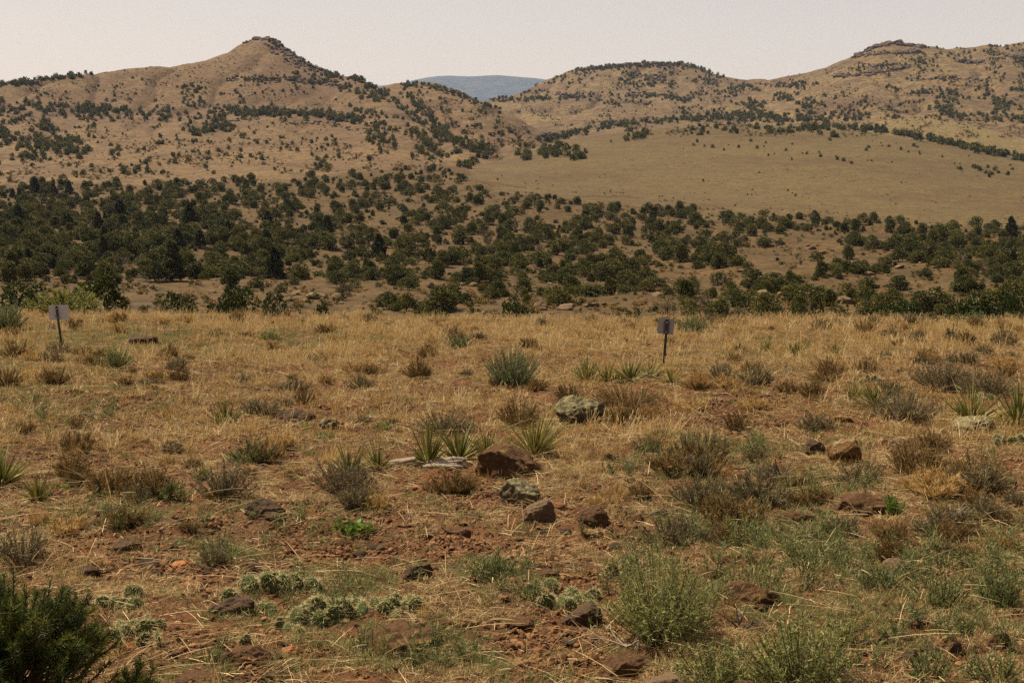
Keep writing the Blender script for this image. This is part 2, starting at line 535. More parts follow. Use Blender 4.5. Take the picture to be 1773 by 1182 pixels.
def make_terrain():
    make_terrace()
    xs = np.linspace(-420, 2200, 440)
    # valley with the woodland; on the right it swells into the smooth grassy hill
    loft('valley_ground', [
        (46, -8.5), [(-420, 553, 92), (0, 551, 92), (600, 552, 94), (1200, 552, 96), (2200, 556, 96)],
        [(-420, 478, 165), (0, 480, 165), (500, 484, 168), (900, 482, 172), (1400, 478, 170), (2200, 480, 165)],
        [(-420, 400, 270), (0, 398, 270), (500, 402, 275), (800, 408, 268), (1100, 418, 258), (1500, 424, 245), (2200, 430, 240)],
        [(-420, 322, 440), (0, 318, 440), (300, 316, 450), (550, 303, 470), (700, 292, 490), (790, 296, 480), (850, 322, 410),
         (1000, 346, 370), (1200, 362, 350), (1400, 374, 335), (1773, 394, 320), (2200, 410, 310)],
    ], xs, [8, 40, 50, 60], M['valley'], 'brown valley floor under the juniper woodland', nz=((1.3, 42, 4, 41), (0.25, 9, 3, 42)), skirt=False,
        back=[(60, 1.5), (150, -3.0)])
    loft('meadow_hill', [
        [(560, 318, 440), (700, 310, 430), (790, 318, 420), (850, 340, 380), (1000, 362, 345), (1200, 378, 325), (1400, 390, 312), (1773, 412, 300), (2200, 428, 290)],
        [(560, 300, 500), (700, 297, 500), (790, 300, 480), (850, 312, 450), (1000, 322, 440), (1200, 326, 440), (1400, 332, 430), (1773, 352, 410), (2200, 370, 400)],
        [(560, 300, 560), (700, 296, 560), (800, 290, 580), (880, 276, 630), (980, 256, 660), (1150, 250, 650), (1300, 250, 640), (1500, 262, 610), (1640, 284, 570), (1773, 308, 540), (2200, 340, 520)],
        [(560, 300, 620), (700, 297, 640), (800, 287, 660), (880, 270, 700), (980, 244, 740), (1080, 230, 780), (1150, 223, 800), (1300, 217, 820), (1400, 222, 810),
         (1500, 230, 790), (1640, 251, 740), (1773, 277, 690), (2200, 320, 640)],
    ], np.linspace(560, 2200, 300), [25, 40, 40], M['meadow'], 'smooth rounded hill of dry yellow grass beyond the woodland',
        nz=((0.8, 60, 3, 51), (0.12, 9, 3, 52)), back=[(60, -6), (160, -34)])
    # left hill with its sharp peak, and the spur behind it
    loft('butte_hill', [
        [(-420, 322, 425), (0, 318, 425), (300, 316, 435), (550, 303, 455), (700, 293, 475), (790, 298, 480), (900, 300, 520)],
        [(-420, 285, 580), (0, 285, 580), (300, 285, 590), (550, 276, 600), (650, 274, 590), (720, 278, 570), (790, 286, 550), (850, 291, 540), (900, 297, 540)],
        [(-420, 212, 800), (0, 208, 800), (200, 212, 820), (400, 213, 820), (550, 216, 800), (640, 232, 740), (700, 250, 680), (760, 268, 630), (830, 283, 580), (900, 299, 550)],
        [(-420, 185, 900), (0, 180, 900), (200, 180, 930), (400, 182, 930), (550, 190, 900), (640, 205, 830), (700, 222, 760), (760, 250, 680), (830, 277, 610), (900, 300, 560)],
        [(-420, 160, 1010), (-100, 153, 1000), (0, 149, 1000), (60, 140, 1010), (150, 127, 1030), (230, 122, 1060), (300, 115, 1090), (350, 104, 1120), (400, 86, 1140), (422, 74, 1150), (440, 68, 1150),
         (455, 67, 1150), (472, 70, 1150), (492, 83, 1140), (520, 103, 1120), (545, 119, 1100), (580, 130, 1080), (610, 133, 1050), (640, 144, 1010), (665, 160, 970), (690, 178, 930), (725, 207, 870),
         (790, 247, 740), (840, 272, 650), (900, 300, 580)],
    ], np.linspace(-420, 900, 330), [35, 35, 22, 40], M['hill'], 'dry tan hill rising to a sharp dark peak', nz=((3.0, 120, 4, 61), (0.9, 24, 4, 62)), gully=(4.0, 40, 190, 63),
        back=[(70, -14), (220, -70)])
    loft('spur_hill', [
        [(560, 300, 640), (700, 296, 640), (850, 290, 650), (930, 286, 680), (1010, 270, 760), (1060, 262, 800)],
        [(560, 240, 820), (700, 232, 820), (780, 238, 800), (850, 258, 740), (910, 262, 760), (960, 256, 820), (1010, 256, 850), (1060, 256, 850)],
        [(560, 180, 1060), (650, 160, 1120), (690, 147, 1140), (730, 145, 1140), (760, 149, 1120), (800, 164, 1080), (850, 183, 1030), (900, 208, 980), (945, 234, 920), (980, 246, 900), (1060, 255, 880)],
    ], np.linspace(560, 1060, 150), [30, 40], M['hill'], 'tan spur running down behind the peaked hill', nz=((2.4, 90, 4, 71), (0.9, 22, 4, 72)), gully=(4.0, 36, 170, 73), back=[(60, -12), (220, -70)])
    # the mesa in the middle, the saddle, and the long hill on the right
    loft('mesa_hill', [
        [(700, 300, 850), (900, 262, 880), (1000, 250, 900), (1200, 238, 930), (1400, 244, 930), (1600, 250, 930), (1773, 262, 930), (2200, 280, 930)],
        [(700, 250, 1040), (900, 232, 1040), (1000, 222, 1060), (1150, 212, 1080), (1300, 212, 1060), (1450, 212, 1020), (1600, 212, 1010), (1773, 222, 1000), (2200, 240, 1000)],
        [(700, 210, 1300), (860, 196, 1300), (1000, 190, 1300), (1150, 184, 1290), (1270, 188, 1240), (1400, 176, 1180), (1550, 168, 1150), (1773, 164, 1140), (2200, 170, 1140)],
        [(700, 190, 1560), (860, 178, 1520), (930, 166, 1500), (1050, 152, 1500), (1150, 150, 1500), (1240, 158, 1480), (1300, 165, 1420), (1400, 148, 1330), (1480, 128, 1300), (1550, 122, 1290), (1650, 122, 1290), (1773, 116, 1290), (2200, 110, 1290)],
        [(700, 185, 1760), (820, 178, 1760), (870, 172, 1720), (900, 163, 1700), (930, 148, 1680), (965, 132, 1670), (1000, 122, 1660), (1050, 113, 1650), (1100, 110, 1650), (1180, 108, 1640), (1210, 116, 1640),
         (1245, 131, 1640), (1300, 141, 1660), (1340, 139, 1640), (1390, 131, 1580), (1440, 116, 1520), (1475, 100, 1490), (1500, 90, 1480), (1520, 81, 1470), (1545, 76, 1470), (1575, 79, 1470), (1600, 83, 1470),
         (1650, 86, 1470), (1700, 82, 1480), (1773, 76, 1500), (2200, 60, 1540)],
    ], np.linspace(700, 2200, 380), [20, 30, 30, 40], M['farhill'], 'broad tan mesa and long ridge on the skyline', nz=((4.0, 150, 4, 81), (1.7, 36, 4, 82)), gully=(7.0, 60, 260, 83),
        back=[(80, -14), (300, -100)])
    loft('pale_knoll', [
        [(1400, 262, 760), (1500, 262, 770), (1600, 264, 780), (1773, 288, 770), (2200, 330, 740)],
        [(1400, 240, 820), (1460, 228, 850), (1500, 216, 870), (1540, 208, 880), (1600, 206, 890), (1650, 211, 885), (1700, 222, 870), (1773, 241, 850), (2200, 300, 800)],
    ], np.linspace(1400, 2200, 110), [30], M['pale'], 'small pale yellow grass knoll behind the dark tree line', nz=((0.8, 50, 3, 91),), back=[(60, -8), (140, -40)])
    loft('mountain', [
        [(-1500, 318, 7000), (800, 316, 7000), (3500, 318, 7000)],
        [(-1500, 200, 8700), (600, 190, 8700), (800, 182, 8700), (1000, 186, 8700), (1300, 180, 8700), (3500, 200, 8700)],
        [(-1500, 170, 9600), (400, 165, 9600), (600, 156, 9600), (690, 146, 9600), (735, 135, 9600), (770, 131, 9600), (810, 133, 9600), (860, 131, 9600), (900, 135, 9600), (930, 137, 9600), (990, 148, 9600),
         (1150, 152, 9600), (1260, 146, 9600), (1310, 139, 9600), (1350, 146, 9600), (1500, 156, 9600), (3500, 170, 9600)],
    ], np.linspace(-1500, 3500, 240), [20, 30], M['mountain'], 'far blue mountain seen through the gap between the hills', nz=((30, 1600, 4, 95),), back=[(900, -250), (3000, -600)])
    v = np.array([(-30000, -20000, -60), (30000, -20000, -60), (30000, 30000, -60), (-30000, 30000, -60)], float)
    o = link('plain', np_mesh('plain', v, np.array([[0, 1, 2, 3]]), [M['plain']]))
    tag(o, 'wide dry plain beneath and beyond the hills', kind='structure')


make_terrain()
bpy.context.view_layer.update()
_dg = bpy.context.evaluated_depsgraph_get()
BVH = [(o.name, BVHTree.FromObject(o, _dg)) for o in TERR]
CAM_P = Vector((0, 0, CAM_Z))


def hit(x, y, only=None):
    """first terrain point seen through photo pixel (x, y)"""
    d = Vector(px_point(x, y, 1.0)) - CAM_P; d.normalize()
    best = None
    for nme, b in BVH:
        if only and nme not in only: continue
        r = b.ray_cast(CAM_P, d)
        if r[0] is not None and (best is None or r[3] < best[2]): best = (r[0], nme, r[3], r[1])
    return best


def drop(X, Y, z=300):
    best = None
    for nme, b in BVH:
        r = b.ray_cast(Vector((X, Y, z)), Vector((0, 0, -1)))
        if r[0] is not None and (best is None or r[0].z > best): best = r[0].z
    return best

# ------------------------------------------------------------------ plant and stone materials
M['juniper'] = leaf_mat('juniper_foliage', [(0.0290, 0.0336, 0.0061), (0.0507, 0.0541, 0.0091), (0.0821, 0.0786, 0.0139), (0.1269, 0.1063, 0.0242)], 0.18, 0.8, 0.55)
M['pine'] = leaf_mat('pine_foliage', [(0.0209, 0.0235, 0.0054), (0.0360, 0.0378, 0.0081), (0.0588, 0.0551, 0.0124)], 0.16, 0.8, 0.4)
M['rimleaf'] = leaf_mat('oak_foliage', [(0.0168, 0.0260, 0.0049), (0.0320, 0.0444, 0.0079), (0.0606, 0.0734, 0.0135)], 0.25, 0.6, 0.3)
M['needle'] = leaf_mat('pinyon_needles', [(0.0179, 0.0283, 0.0038), (0.0356, 0.0505, 0.0066), (0.0651, 0.0800, 0.0104), (0.1165, 0.1108, 0.0171)], 0.34, 0.6, 0.15, 0.2)
M['bark'] = plain_mat('bark', (0.085, 0.060, 0.042), 0.9, 0.35, 20, 0.1)
M['deadwood'] = plain_mat('dead_wood', (0.2210, 0.1763, 0.1237), 0.9, 0.35, 25, 0.1)
M['darkwood'] = plain_mat('dark_dead_wood', (0.060, 0.045, 0.036), 0.9, 0.4, 25, 0.1)
M['twig'] = leaf_mat('grey_twigs', [(0.0643, 0.0463, 0.0286), (0.1134, 0.0842, 0.0524), (0.1663, 0.1264, 0.0771)], 0.0, 0.9, 0.3, 0.1)
M['gold'] = leaf_mat('dry_golden_grass', [(0.1387, 0.0740, 0.0228), (0.2601, 0.1498, 0.0455), (0.3641, 0.2272, 0.0743), (0.5201, 0.3703, 0.1517)], 0.38, 0.6, 0.5)
M['straw'] = leaf_mat('bleached_straw', [(0.1215, 0.0720, 0.0284), (0.2430, 0.1585, 0.0632), (0.3645, 0.2567, 0.1105), (0.6168, 0.4772, 0.2526)], 0.30, 0.6, 0.4)
M['grassgreen'] = leaf_mat('short_green_grass', [(0.0765, 0.0900, 0.0240), (0.1170, 0.1305, 0.0360), (0.1800, 0.1710, 0.0600), (0.2880, 0.2340, 0.0960)], 0.35, 0.6, 0.45)
M['forb'] = leaf_mat('blue_green_forb', [(0.0594, 0.0756, 0.0241), (0.1040, 0.1182, 0.0378), (0.1633, 0.1653, 0.0585), (0.2475, 0.2173, 0.0817)], 0.32, 0.7, 0.4)
M['sage'] = leaf_mat('blue_green_shrub_leaf', [(0.0462, 0.0711, 0.0238), (0.0872, 0.1137, 0.0413), (0.1436, 0.1612, 0.0636), (0.2052, 0.1991, 0.0795)], 0.25, 0.7, 0.15)
M['rabbit'] = leaf_mat('bright_green_shrub_leaf', [(0.0795, 0.0938, 0.0239), (0.1391, 0.1531, 0.0410), (0.2087, 0.2105, 0.0641), (0.3080, 0.2775, 0.0983)], 0.33, 0.65, 0.12)
M['yellowgreen'] = leaf_mat('yellow_green_shrub_leaf', [(0.10, 0.115, 0.026), (0.17, 0.17, 0.042), (0.25, 0.22, 0.065)], 0.30, 0.6, 0.12)
M['greyshrub'] = leaf_mat('grey_shrub_leaf', [(0.0774, 0.0604, 0.0309), (0.1209, 0.0965, 0.0493), (0.1693, 0.1336, 0.0678), (0.2032, 0.1682, 0.0771)], 0.18, 0.8, 0.35, 0.1)
M['brownshrub'] = leaf_mat('rust_brown_shrub_leaf', [(0.0711, 0.0458, 0.0177), (0.1254, 0.0776, 0.0286), (0.1839, 0.1144, 0.0394), (0.2424, 0.1552, 0.0578)], 0.22, 0.8, 0.3, 0.1)
M['yucca'] = leaf_mat('yucca_leaf', [(0.0378, 0.0490, 0.0093), (0.0756, 0.0850, 0.0150), (0.1436, 0.1296, 0.0243), (0.2495, 0.1944, 0.0462)], 0.22, 0.62, 0.3, 0.2)
M['yuccadry'] = leaf_mat('dead_yucca_leaf', [(0.26, 0.18, 0.075), (0.40, 0.29, 0.12), (0.50, 0.39, 0.20)], 0.2, 0.6, 0.2)
M['cactus'] = rock_mat('cactus_skin', (0.0473, 0.0671, 0.0172), (0.0724, 0.0915, 0.0252), None, 0, 14, 0.003)
M['spine'] = leaf_mat('cactus_spines', [(0.3910, 0.3105, 0.1380), (0.5290, 0.4370, 0.2185), (0.6670, 0.5750, 0.3220)], 0.35, 0.5, 0.1)
M['broadleaf'] = leaf_mat('broad_green_leaf', [(0.055, 0.098, 0.012), (0.095, 0.150, 0.020), (0.140, 0.195, 0.030)], 0.30, 0.55, 0.25, 0.25)
M['basalt'] = rock_mat('brown_basalt', (0.0620, 0.0306, 0.0129), (0.0853, 0.0441, 0.0189), (0.1771, 0.1132, 0.0322), 0.30, 5)
M['darkrock'] = rock_mat('dark_basalt', (0.0483, 0.0304, 0.0175), (0.0724, 0.0414, 0.0219), (0.1380, 0.1035, 0.0413), 0.25, 5)
M['lichen'] = rock_mat('lichen_covered_rock', (0.0789, 0.0592, 0.0312), (0.1032, 0.0799, 0.0403), (0.2184, 0.1954, 0.0958), 0.85, 7)
M['ochre'] = rock_mat('ochre_lichen_rock', (0.0922, 0.0464, 0.0171), (0.1555, 0.0846, 0.0285), (0.2419, 0.2020, 0.0950), 0.6, 6)
M['orange'] = rock_mat('orange_stone', (0.2720, 0.1170, 0.0434), (0.2240, 0.0936, 0.0350), None, 0, 6)
M['greyrock'] = rock_mat('grey_brown_rock', (0.1188, 0.0772, 0.0424), (0.0911, 0.0573, 0.0306), (0.1980, 0.1470, 0.0707), 0.3, 5)
M['sandstone'] = rock_mat('tan_boulder', (0.1339, 0.0899, 0.0469), (0.1071, 0.0668, 0.0347), (0.1786, 0.1382, 0.0775), 0.5, 1.2, 0.06)
M['cliff'] = rock_mat('dark_cliff_rock', (0.0744, 0.0520, 0.0393), (0.1011, 0.0694, 0.0505), (0.1368, 0.1069, 0.0673), 0.35, 0.35, 0.3)
M['pebble'] = leaf_mat('red_brown_pebbles', [(0.0497, 0.0242, 0.0114), (0.0878, 0.0403, 0.0172), (0.1288, 0.0605, 0.0248), (0.1756, 0.0978, 0.0453)], 0.0, 0.9, 1.0, 0.1)


# ------------------------------------------------------------------ prototypes: trees
def crown_lobes(r, kind):
    """ellipsoid lobes (centre, radii) of a crown about 1 unit tall and 1 unit wide, foot at z = 0"""
    L = []
    if kind == 'round':
        L.append((np.array([0, 0, .50]), np.array([.40, .40, .40])))
        for k in range(8):
            a = r.random() * 6.283; q = .22 + .16 * r.random(); s = .15 + .12 * r.random()
            L.append((np.array([q * math.cos(a), q * math.sin(a), .14 + .58 * r.random()]), np.array([s, s, s * .95])))
        L.append((np.array([.05, 0, .80]), np.array([.19, .19, .19])))
    elif kind == 'wide':
        for k in range(9):
            a = r.random() * 6.283; q = .38 * math.sqrt(r.random()); s = .17 + .10 * r.random()
            L.append((np.array([q * math.cos(a), q * math.sin(a), .13 + .40 * r.random()]), np.array([s * 1.1, s * 1.1, s])))
    elif kind == 'tall':
        for k in range(10):
            z = .14 + .76 * k / 9; q = .16 * r.random(); a = r.random() * 6.283
            s = .10 + .20 * (1 - ((z - .38) / .62) ** 2 if z > .38 else .75) * (.8 + .4 * r.random())
            L.append((np.array([q * math.cos(a), q * math.sin(a), z]), np.array([s, s, s * .8])))
    return L


def tree_meshes(name, kind, seed, n_tuft, mat, size=0.085, blades_per=3):
    r = np.random.default_rng(seed)
    g = Geo(); tr = Geo()
    if kind == 'cone':
        N = n_tuft
        z = 0.10 + 0.88 * r.random(N) ** 1.25
        rad = (0.30 * (1.02 - z) ** 0.85 + 0.02) * (0.55 + 0.45 * r.random(N) ** .5)
        a = r.random(N) * 6.283
        rad *= (1 + 0.25 * np.sin(a * 3 + z * 21)) * (1 + .45 * vnoise(a * 1.3 + seed, z * 7, seed)) * 1.15
        p = np.stack([rad * np.cos(a), rad * np.sin(a), z + 0.03 * np.sin(z * 60)], -1)
        out = np.stack([np.cos(a), np.sin(a), 0.25 + 0 * a], -1)
        tint = np.clip(0.35 + 0.5 * r.random(N), 0, 1)
    else:
        L = crown_lobes(r, kind)
        w = np.array([l[1][0] ** 2 for l in L]); w /= w.sum()
        k = r.choice(len(L), n_tuft, p=w)
        dirs = nrm(r.normal(size=(n_tuft, 3)))
        dirs[:, 2] = np.where(dirs[:, 2] < -0.8, -dirs[:, 2], dirs[:, 2])
        dirs = nrm(dirs)
        sh = 0.62 + 0.40 * r.random(n_tuft) ** 0.6
        cen = np.array([l[0] for l in L])[k]; rd = np.array([l[1] for l in L])[k]
        p = cen + dirs * rd * sh[:, None]
        out = dirs + np.array([0, 0, 0.5])
        lobe_t = r.random(len(L))[k]
        tint = np.clip(0.15 + 0.4 * lobe_t + 0.4 * r.random(n_tuft), 0, 1)
    p[:, 2] = np.maximum(p[:, 2], 0.03)
    p[:, 2] *= .97 / p[:, 2].max()
    for b in range(blades_per):
        d = nrm(out) + r.normal(size=p.shape) * 0.55
        s = size * (0.7 + 0.6 * r.random(len(p)))
        blades(g, p, d, s, s * 0.62, 0.05, 1, 0, tint, prof=[1.0, 0.25], r=r)
    h = 0.7 if kind != 'wide' else 0.4
    pts, _ = wander((0, 0, -0.12), (r.normal() * .1, r.normal() * .1, 1), h + .12, 6, 0.10, r)
    tube(tr, pts, np.linspace(0.040, 0.012, 7), 6)
    for q in range(5):
        b = pts[1 + q % 4]; a = r.random() * 6.283
        bp, _ = wander(b, (math.cos(a), math.sin(a), .7), 0.32, 4, 0.15, r)
        tube(tr, bp, np.linspace(0.018, 0.006, 5), 4)
    return g.mesh(name + '_crown', [mat]), tr.mesh(name + '_trunk', [M['bark']])


JUN = [tree_meshes('juniper', k, 100 + i, n, M['juniper'], s) for i, (k, n, s) in enumerate(
    [('round', 950, .066), ('round', 950, .066), ('round', 850, .07), ('wide', 900, .066), ('wide', 850, .066), ('tall', 850, .066), ('tall', 850, .066), ('round', 480, .075)])]
PIN = [tree_meshes('pine', 'cone', 140 + i, 800, M['pine'], .085) for i in range(3)]
RIM = [tree_meshes('rim_tree', k, 160 + i, 1700, M['rimleaf'], .042, 4) for i, k in enumerate(['round', 'wide', 'wide'])]
FARJ = [tree_meshes('far_tree', k, 180 + i, 110, M['juniper'], .19, 3)[0] for i, k in enumerate(['round', 'round', 'wide', 'tall', 'tall'])]


def bare_tree(seed):
    r = np.random.default_rng(seed); g = Geo(); tr = Geo()
    pts, _ = wander((0, 0, -.1), (0, 0, 1), .5, 5, .12, r); tube(tr, pts, np.linspace(.03, .015, 6), 5)
    for q in range(26):
        b = pts[r.integers(1, 6)]; a = r.random() * 6.283
        bp, d = wander(b, (math.cos(a), math.sin(a), .9), .45, 5, .16, r, .05)
        tube(tr, bp, np.linspace(.010, .003, 6), 3)
        for s in range(7):
            c, _ = wander(bp[r.integers(1, 6)], d + r.normal(size=3) * .6, .18, 3, .2, r)
            tube(g, c, np.linspace(.0045, .002, 4), 3, tint=r.random())
    n = 160
    p = np.stack([r.normal(size=n) * .22, r.normal(size=n) * .22, .35 + .5 * r.random(n)], -1)
    blades(g, p, cone_dirs(n, r, 0, 1.2), .06, .03, 0, 1, 1, None, [1, .3], r=r)
    return g.mesh('bare_tree_twigs', [M['twig'], M['juniper']]), tr.mesh('bare_tree_branches', [M['bark']])


BARE_T = [bare_tree(190), bare_tree(191)]


def put_tree(name, meshes, loc, w, h, rz, label, cat='tree', group=None):
    e = empty(name, loc, rz); e.scale = (w, w, h)
    link('crown', meshes[0], e); link('trunk', meshes[1], e)
    tag(e, label, cat, group)
    return e


# ------------------------------------------------------------------ instanced ground cover and far trees ("stuff")
def scatter(name, label, protos, pos, rot, scl, idx):
    """one object: every point carries one of the prototype meshes (geometry nodes)"""
    col = bpy.data.collections.new(name + '_kinds')
    for i, me in enumerate(protos):
        col.objects.link(bpy.data.objects.new('%s_kind_%02d' % (name, i), me))
    me = bpy.data.meshes.new(name)
    n = len(pos)
    me.vertices.add(n); me.vertices.foreach_set('co', np.asarray(pos, np.float32).ravel())
    a = me.attributes.new('rot', 'FLOAT_VECTOR', 'POINT'); a.data.foreach_set('vector', np.asarray(rot, np.float32).ravel())
    a = me.attributes.new('scl', 'FLOAT_VECTOR', 'POINT'); a.data.foreach_set('vector', np.asarray(scl, np.float32).ravel())
    a = me.attributes.new('idx', 'INT', 'POINT'); a.data.foreach_set('value', np.asarray(idx, np.int32))
    o = link(name, me)
    ng = bpy.data.node_groups.new(name + '_nodes', 'GeometryNodeTree')
    ng.interface.new_socket('Geometry', in_out='INPUT', socket_type='NodeSocketGeometry')
    ng.interface.new_socket('Geometry', in_out='OUTPUT', socket_type='NodeSocketGeometry')
    N, Lk = ng.nodes, ng.links
    gi, go = N.new('NodeGroupInput'), N.new('NodeGroupOutput')
    ci = N.new('GeometryNodeCollectionInfo'); ci.inputs['Collection'].default_value = col
    ci.inputs['Separate Children'].default_value = True; ci.inputs['Reset Children'].default_value = True
    ip = N.new('GeometryNodeInstanceOnPoints'); ip.inputs['Pick Instance'].default_value = True

    def attr(nm, t):
        q = N.new('GeometryNodeInputNamedAttribute'); q.data_type = t; q.inputs['Name'].default_value = nm
        return q.outputs['Attribute']
    Lk.new(gi.outputs[0], ip.inputs['Points']); Lk.new(ci.outputs[0], ip.inputs['Instance'])
    Lk.new(attr('idx', 'INT'), ip.inputs['Instance Index'])
    er = N.new('FunctionNodeEulerToRotation'); Lk.new(attr('rot', 'FLOAT_VECTOR'), er.inputs[0])
    Lk.new(er.outputs[0], ip.inputs['Rotation'])
    Lk.new(attr('scl', 'FLOAT_VECTOR'), ip.inputs['Scale'])
    Lk.new(ip.outputs[0], go.inputs[0])
    md = o.modifiers.new('instances', 'NODES'); md.node_group = ng
    o['label'] = label; o['kind'] = 'stuff'
    return o


# ------------------------------------------------------------------ trees in the valley and on the hills (positions read off the photograph, distances from the terrain)
def in_poly(poly, x, y):
    c = False; n = len(poly)
    for i in range(n):
        x1, y1 = poly[i]; x2, y2 = poly[(i + 1) % n]
        if (y1 > y) != (y2 > y) and x < (x2 - x1) * (y - y1) / (y2 - y1) + x1: c = not c
    return c


def sample_poly(poly, n, r):
    xs = [p[0] for p in poly]; ys = [p[1] for p in poly]; out = []
    while len(out) < n:
        x, y = r.uniform(min(xs), max(xs)), r.uniform(min(ys), max(ys))
        if in_poly(poly, x, y) and r.random() < .45 + 1.5 * float(fbm(x / 45, y / 22, 3, 88)): out.append((x, y))
    return out


def sample_line(line, n, sig, r):
    line = np.array(line, float); seg = np.linalg.norm(np.diff(line, axis=0), axis=1); cum = np.concatenate([[0], np.cumsum(seg)])
    out = []
    for t in r.random(n) * cum[-1]:
        k = min(np.searchsorted(cum, t, side='right') - 1, len(seg) - 1)
        p = line[k] + (line[k + 1] - line[k]) * (t - cum[k]) / seg[k]
        out.append((p[0] + r.normal() * sig, p[1] + r.normal() * sig * .6))
    return out


r3 = np.random.default_rng(33)
# woodland
WOOD = [(-60, 312), (250, 320), (420, 312), (600, 302), (700, 292), (765, 286), (800, 306), (830, 328), (1000, 350), (1060, 356), (1200, 366), (1400, 378), (1500, 382), (1850, 402),
        (1850, 550), (1500, 556), (1150, 552), (950, 548), (700, 540), (560, 530), (430, 505), (220, 492), (-60, 492)]
CLEAR = [(430, 500, 260, 16), (610, 512, 110, 26), (1400, 445, 150, 22), (1300, 478, 110, 14), (830, 468, 70, 11), (780, 432, 90, 8), (960, 540, 190, 12), (1580, 488, 90, 26),
         (690, 400, 60, 10), (620, 440, 70, 10), (900, 500, 60, 12), (1080, 440, 60, 12), (1190, 480, 70, 14), (1500, 412, 40, 10), (520, 470, 60, 9), (950, 375, 45, 9), (640, 522, 90, 14), (1100, 522, 90, 12), (1250, 505, 50, 12), (1655, 522, 60, 12), (1010, 500, 50, 10), (1450, 500, 70, 10), (720, 470, 40, 10), (560, 350, 80, 8), (430, 370, 60, 10), (1380, 415, 60, 9), (760, 505, 40, 16)]
wood = []
tries = 0
while len(wood) < 3000 and tries < 80000:
    tries += 1
    x, y = r3.uniform(-60, 1850), 286 + 268 * r3.random()
    if not in_poly(WOOD, x, y): continue
    if any(((x - a) / c) ** 2 + ((y - b) / d) ** 2 < 1 for a, b, c, d in CLEAR) and r3.random() > 0.05: continue
    hh = hit(x, y)
    if hh is None or hh[1] == 'ground': continue
    p = hh[0]
    left = 1 - smooth(350, 700, x)
    dense = (0.92 + 0.2 * left + 0.7 * float(fbm(p.x / 16, p.y / 26, 2, 77))) * (1 if y < 485 else .7 if y < 512 or x < 900 else .38)
    if r3.random() > dense: continue
    w = (.7 + 2.7 * r3.random() ** 1.7) * (1 + .2 * left) * (.76 + .24 * smooth(100, 250, p.y))
    if any((p.x - q[0].x) ** 2 + (p.y - q[0].y) ** 2 < (0.25 * (w + q[1])) ** 2 for q in wood): continue
    wood.append((p, w, x, y))
wood.sort(key=lambda q: -q[1] / q[0].y)
n_jun = n_pin = 0
rest = []
for p, w, x, y in wood:
    pine = (x < 700 and y > 330 and r3.random() < .035) or (x > 1350 and y < 460 and r3.random() < .03)
    near = sorted(math.hypot(p.x - q[0].x, p.y - q[0].y) for q in wood if abs(p.x - q[0].x) < 14 and abs(p.y - q[0].y) < 14)
    alone = len(near) < 2 or near[1] > 1.35 * w + .9
    where = ('at the foot of the peaked hill' if x < 760 and y < 335 else 'at the edge of the smooth grass hill' if x > 800 and y < 350 + .055 * (x - 800) + 18
             else 'just below the terrace lip' if p.y < 112 else 'in the middle of the boulder-strewn valley')
    crowd = 'standing apart' if alone else 'crowded by others'
    if pine and n_pin < 90:
        n_pin += 1; h = w * r3.uniform(1.05, 1.45)
        put_tree('pine_tree', PIN[r3.integers(3)], (p.x, p.y, p.z - .1), w * 1.15, h, r3.random() * 6.28,
                 'narrow pointed dark pine %s %s' % (crowd, where), 'tree', 'pointed pines %s %s' % (crowd, where))
    elif r3.random() < .06 and y > 380:
        put_tree('bare_tree', BARE_T[r3.integers(2)], (p.x, p.y, p.z - .05), w * .95, w * .8, r3.random() * 6.28,
                 'half-bare grey twiggy tree %s %s' % (crowd, where), 'tree', 'grey twiggy trees %s %s' % (crowd, where))
    elif n_jun < 290:
        n_jun += 1
        kj = int(r3.integers(len(JUN)))
        form = {3: 'low spreading', 4: 'low spreading', 5: 'upright narrow', 6: 'upright narrow', 7: 'open thin-crowned'}.get(kj, 'rounded')
        put_tree('juniper_tree', JUN[kj], (p.x, p.y, p.z - .1), w, w * r3.uniform(.62, .92) * (.7 if kj in (3, 4) else 1), r3.random() * 6.28,
                 '%s dark green juniper %s %s' % (form, crowd, where), 'tree', '%s junipers %s %s' % (form, crowd, where))
    else:
        rest.append((p, w))
pos = [(p.x, p.y, p.z - .1) for p, w in rest]
scatter('valley_junipers', 'mass of smaller and farther dark junipers filling the valley woodland', [j[0] for j in JUN], pos,
        [(0, 0, a) for a in r3.random(len(rest)) * 6.28], [(w, w, w * k) for (p, w), k in zip(rest, r3.uniform(.6, .9, len(rest)))], r3.integers(0, len(JUN), len(rest)))

# hillsides
HT = []          # pixel, width in metres
def hp(pts, lo, hi): HT.extend([(x, y, .74 * r3.uniform(lo, hi)) for x, y in pts])
hp(sample_poly([(-60, 168), (100, 178), (190, 190), (150, 240), (60, 290), (-60, 302)], 210, r3), 2.2, 5.0)
hp(sample_line([(0, 190), (100, 192), (200, 194), (300, 204)], 110, 9, r3), 2.4, 5.2)
hp(sample_line([(395, 196), (470, 197), (560, 200), (625, 212)], 170, 7, r3), 2.6, 5.2)
hp(sample_line([(0, 245), (80, 250), (150, 265)], 60, 12, r3), 2.6, 5.2)
hp(sample_poly([(-60, 162), (350, 125), (520, 135), (690, 240), (770, 280), (550, 298), (-60, 312)], 520, r3), 1.1, 3.4)
hp(sample_poly([(310, 148), (420, 150), (430, 240), (330, 240)], 90, r3), 1.8, 4.4)
hp(sample_line([(335, 235), (365, 225), (400, 215)], 26, 6, r3), 3, 5.5)
hp(sample_line([(470, 72), (510, 97), (550, 122), (600, 134), (650, 150)], 120, 4, r3), 1.8, 4.2)
hp(sample_line([(395, 137), (450, 138), (520, 138)], 50, 4, r3), 1.8, 3.6)
hp(sample_poly([(500, 125), (580, 128), (660, 155), (680, 185), (560, 160)], 110, r3), 2, 4.5)
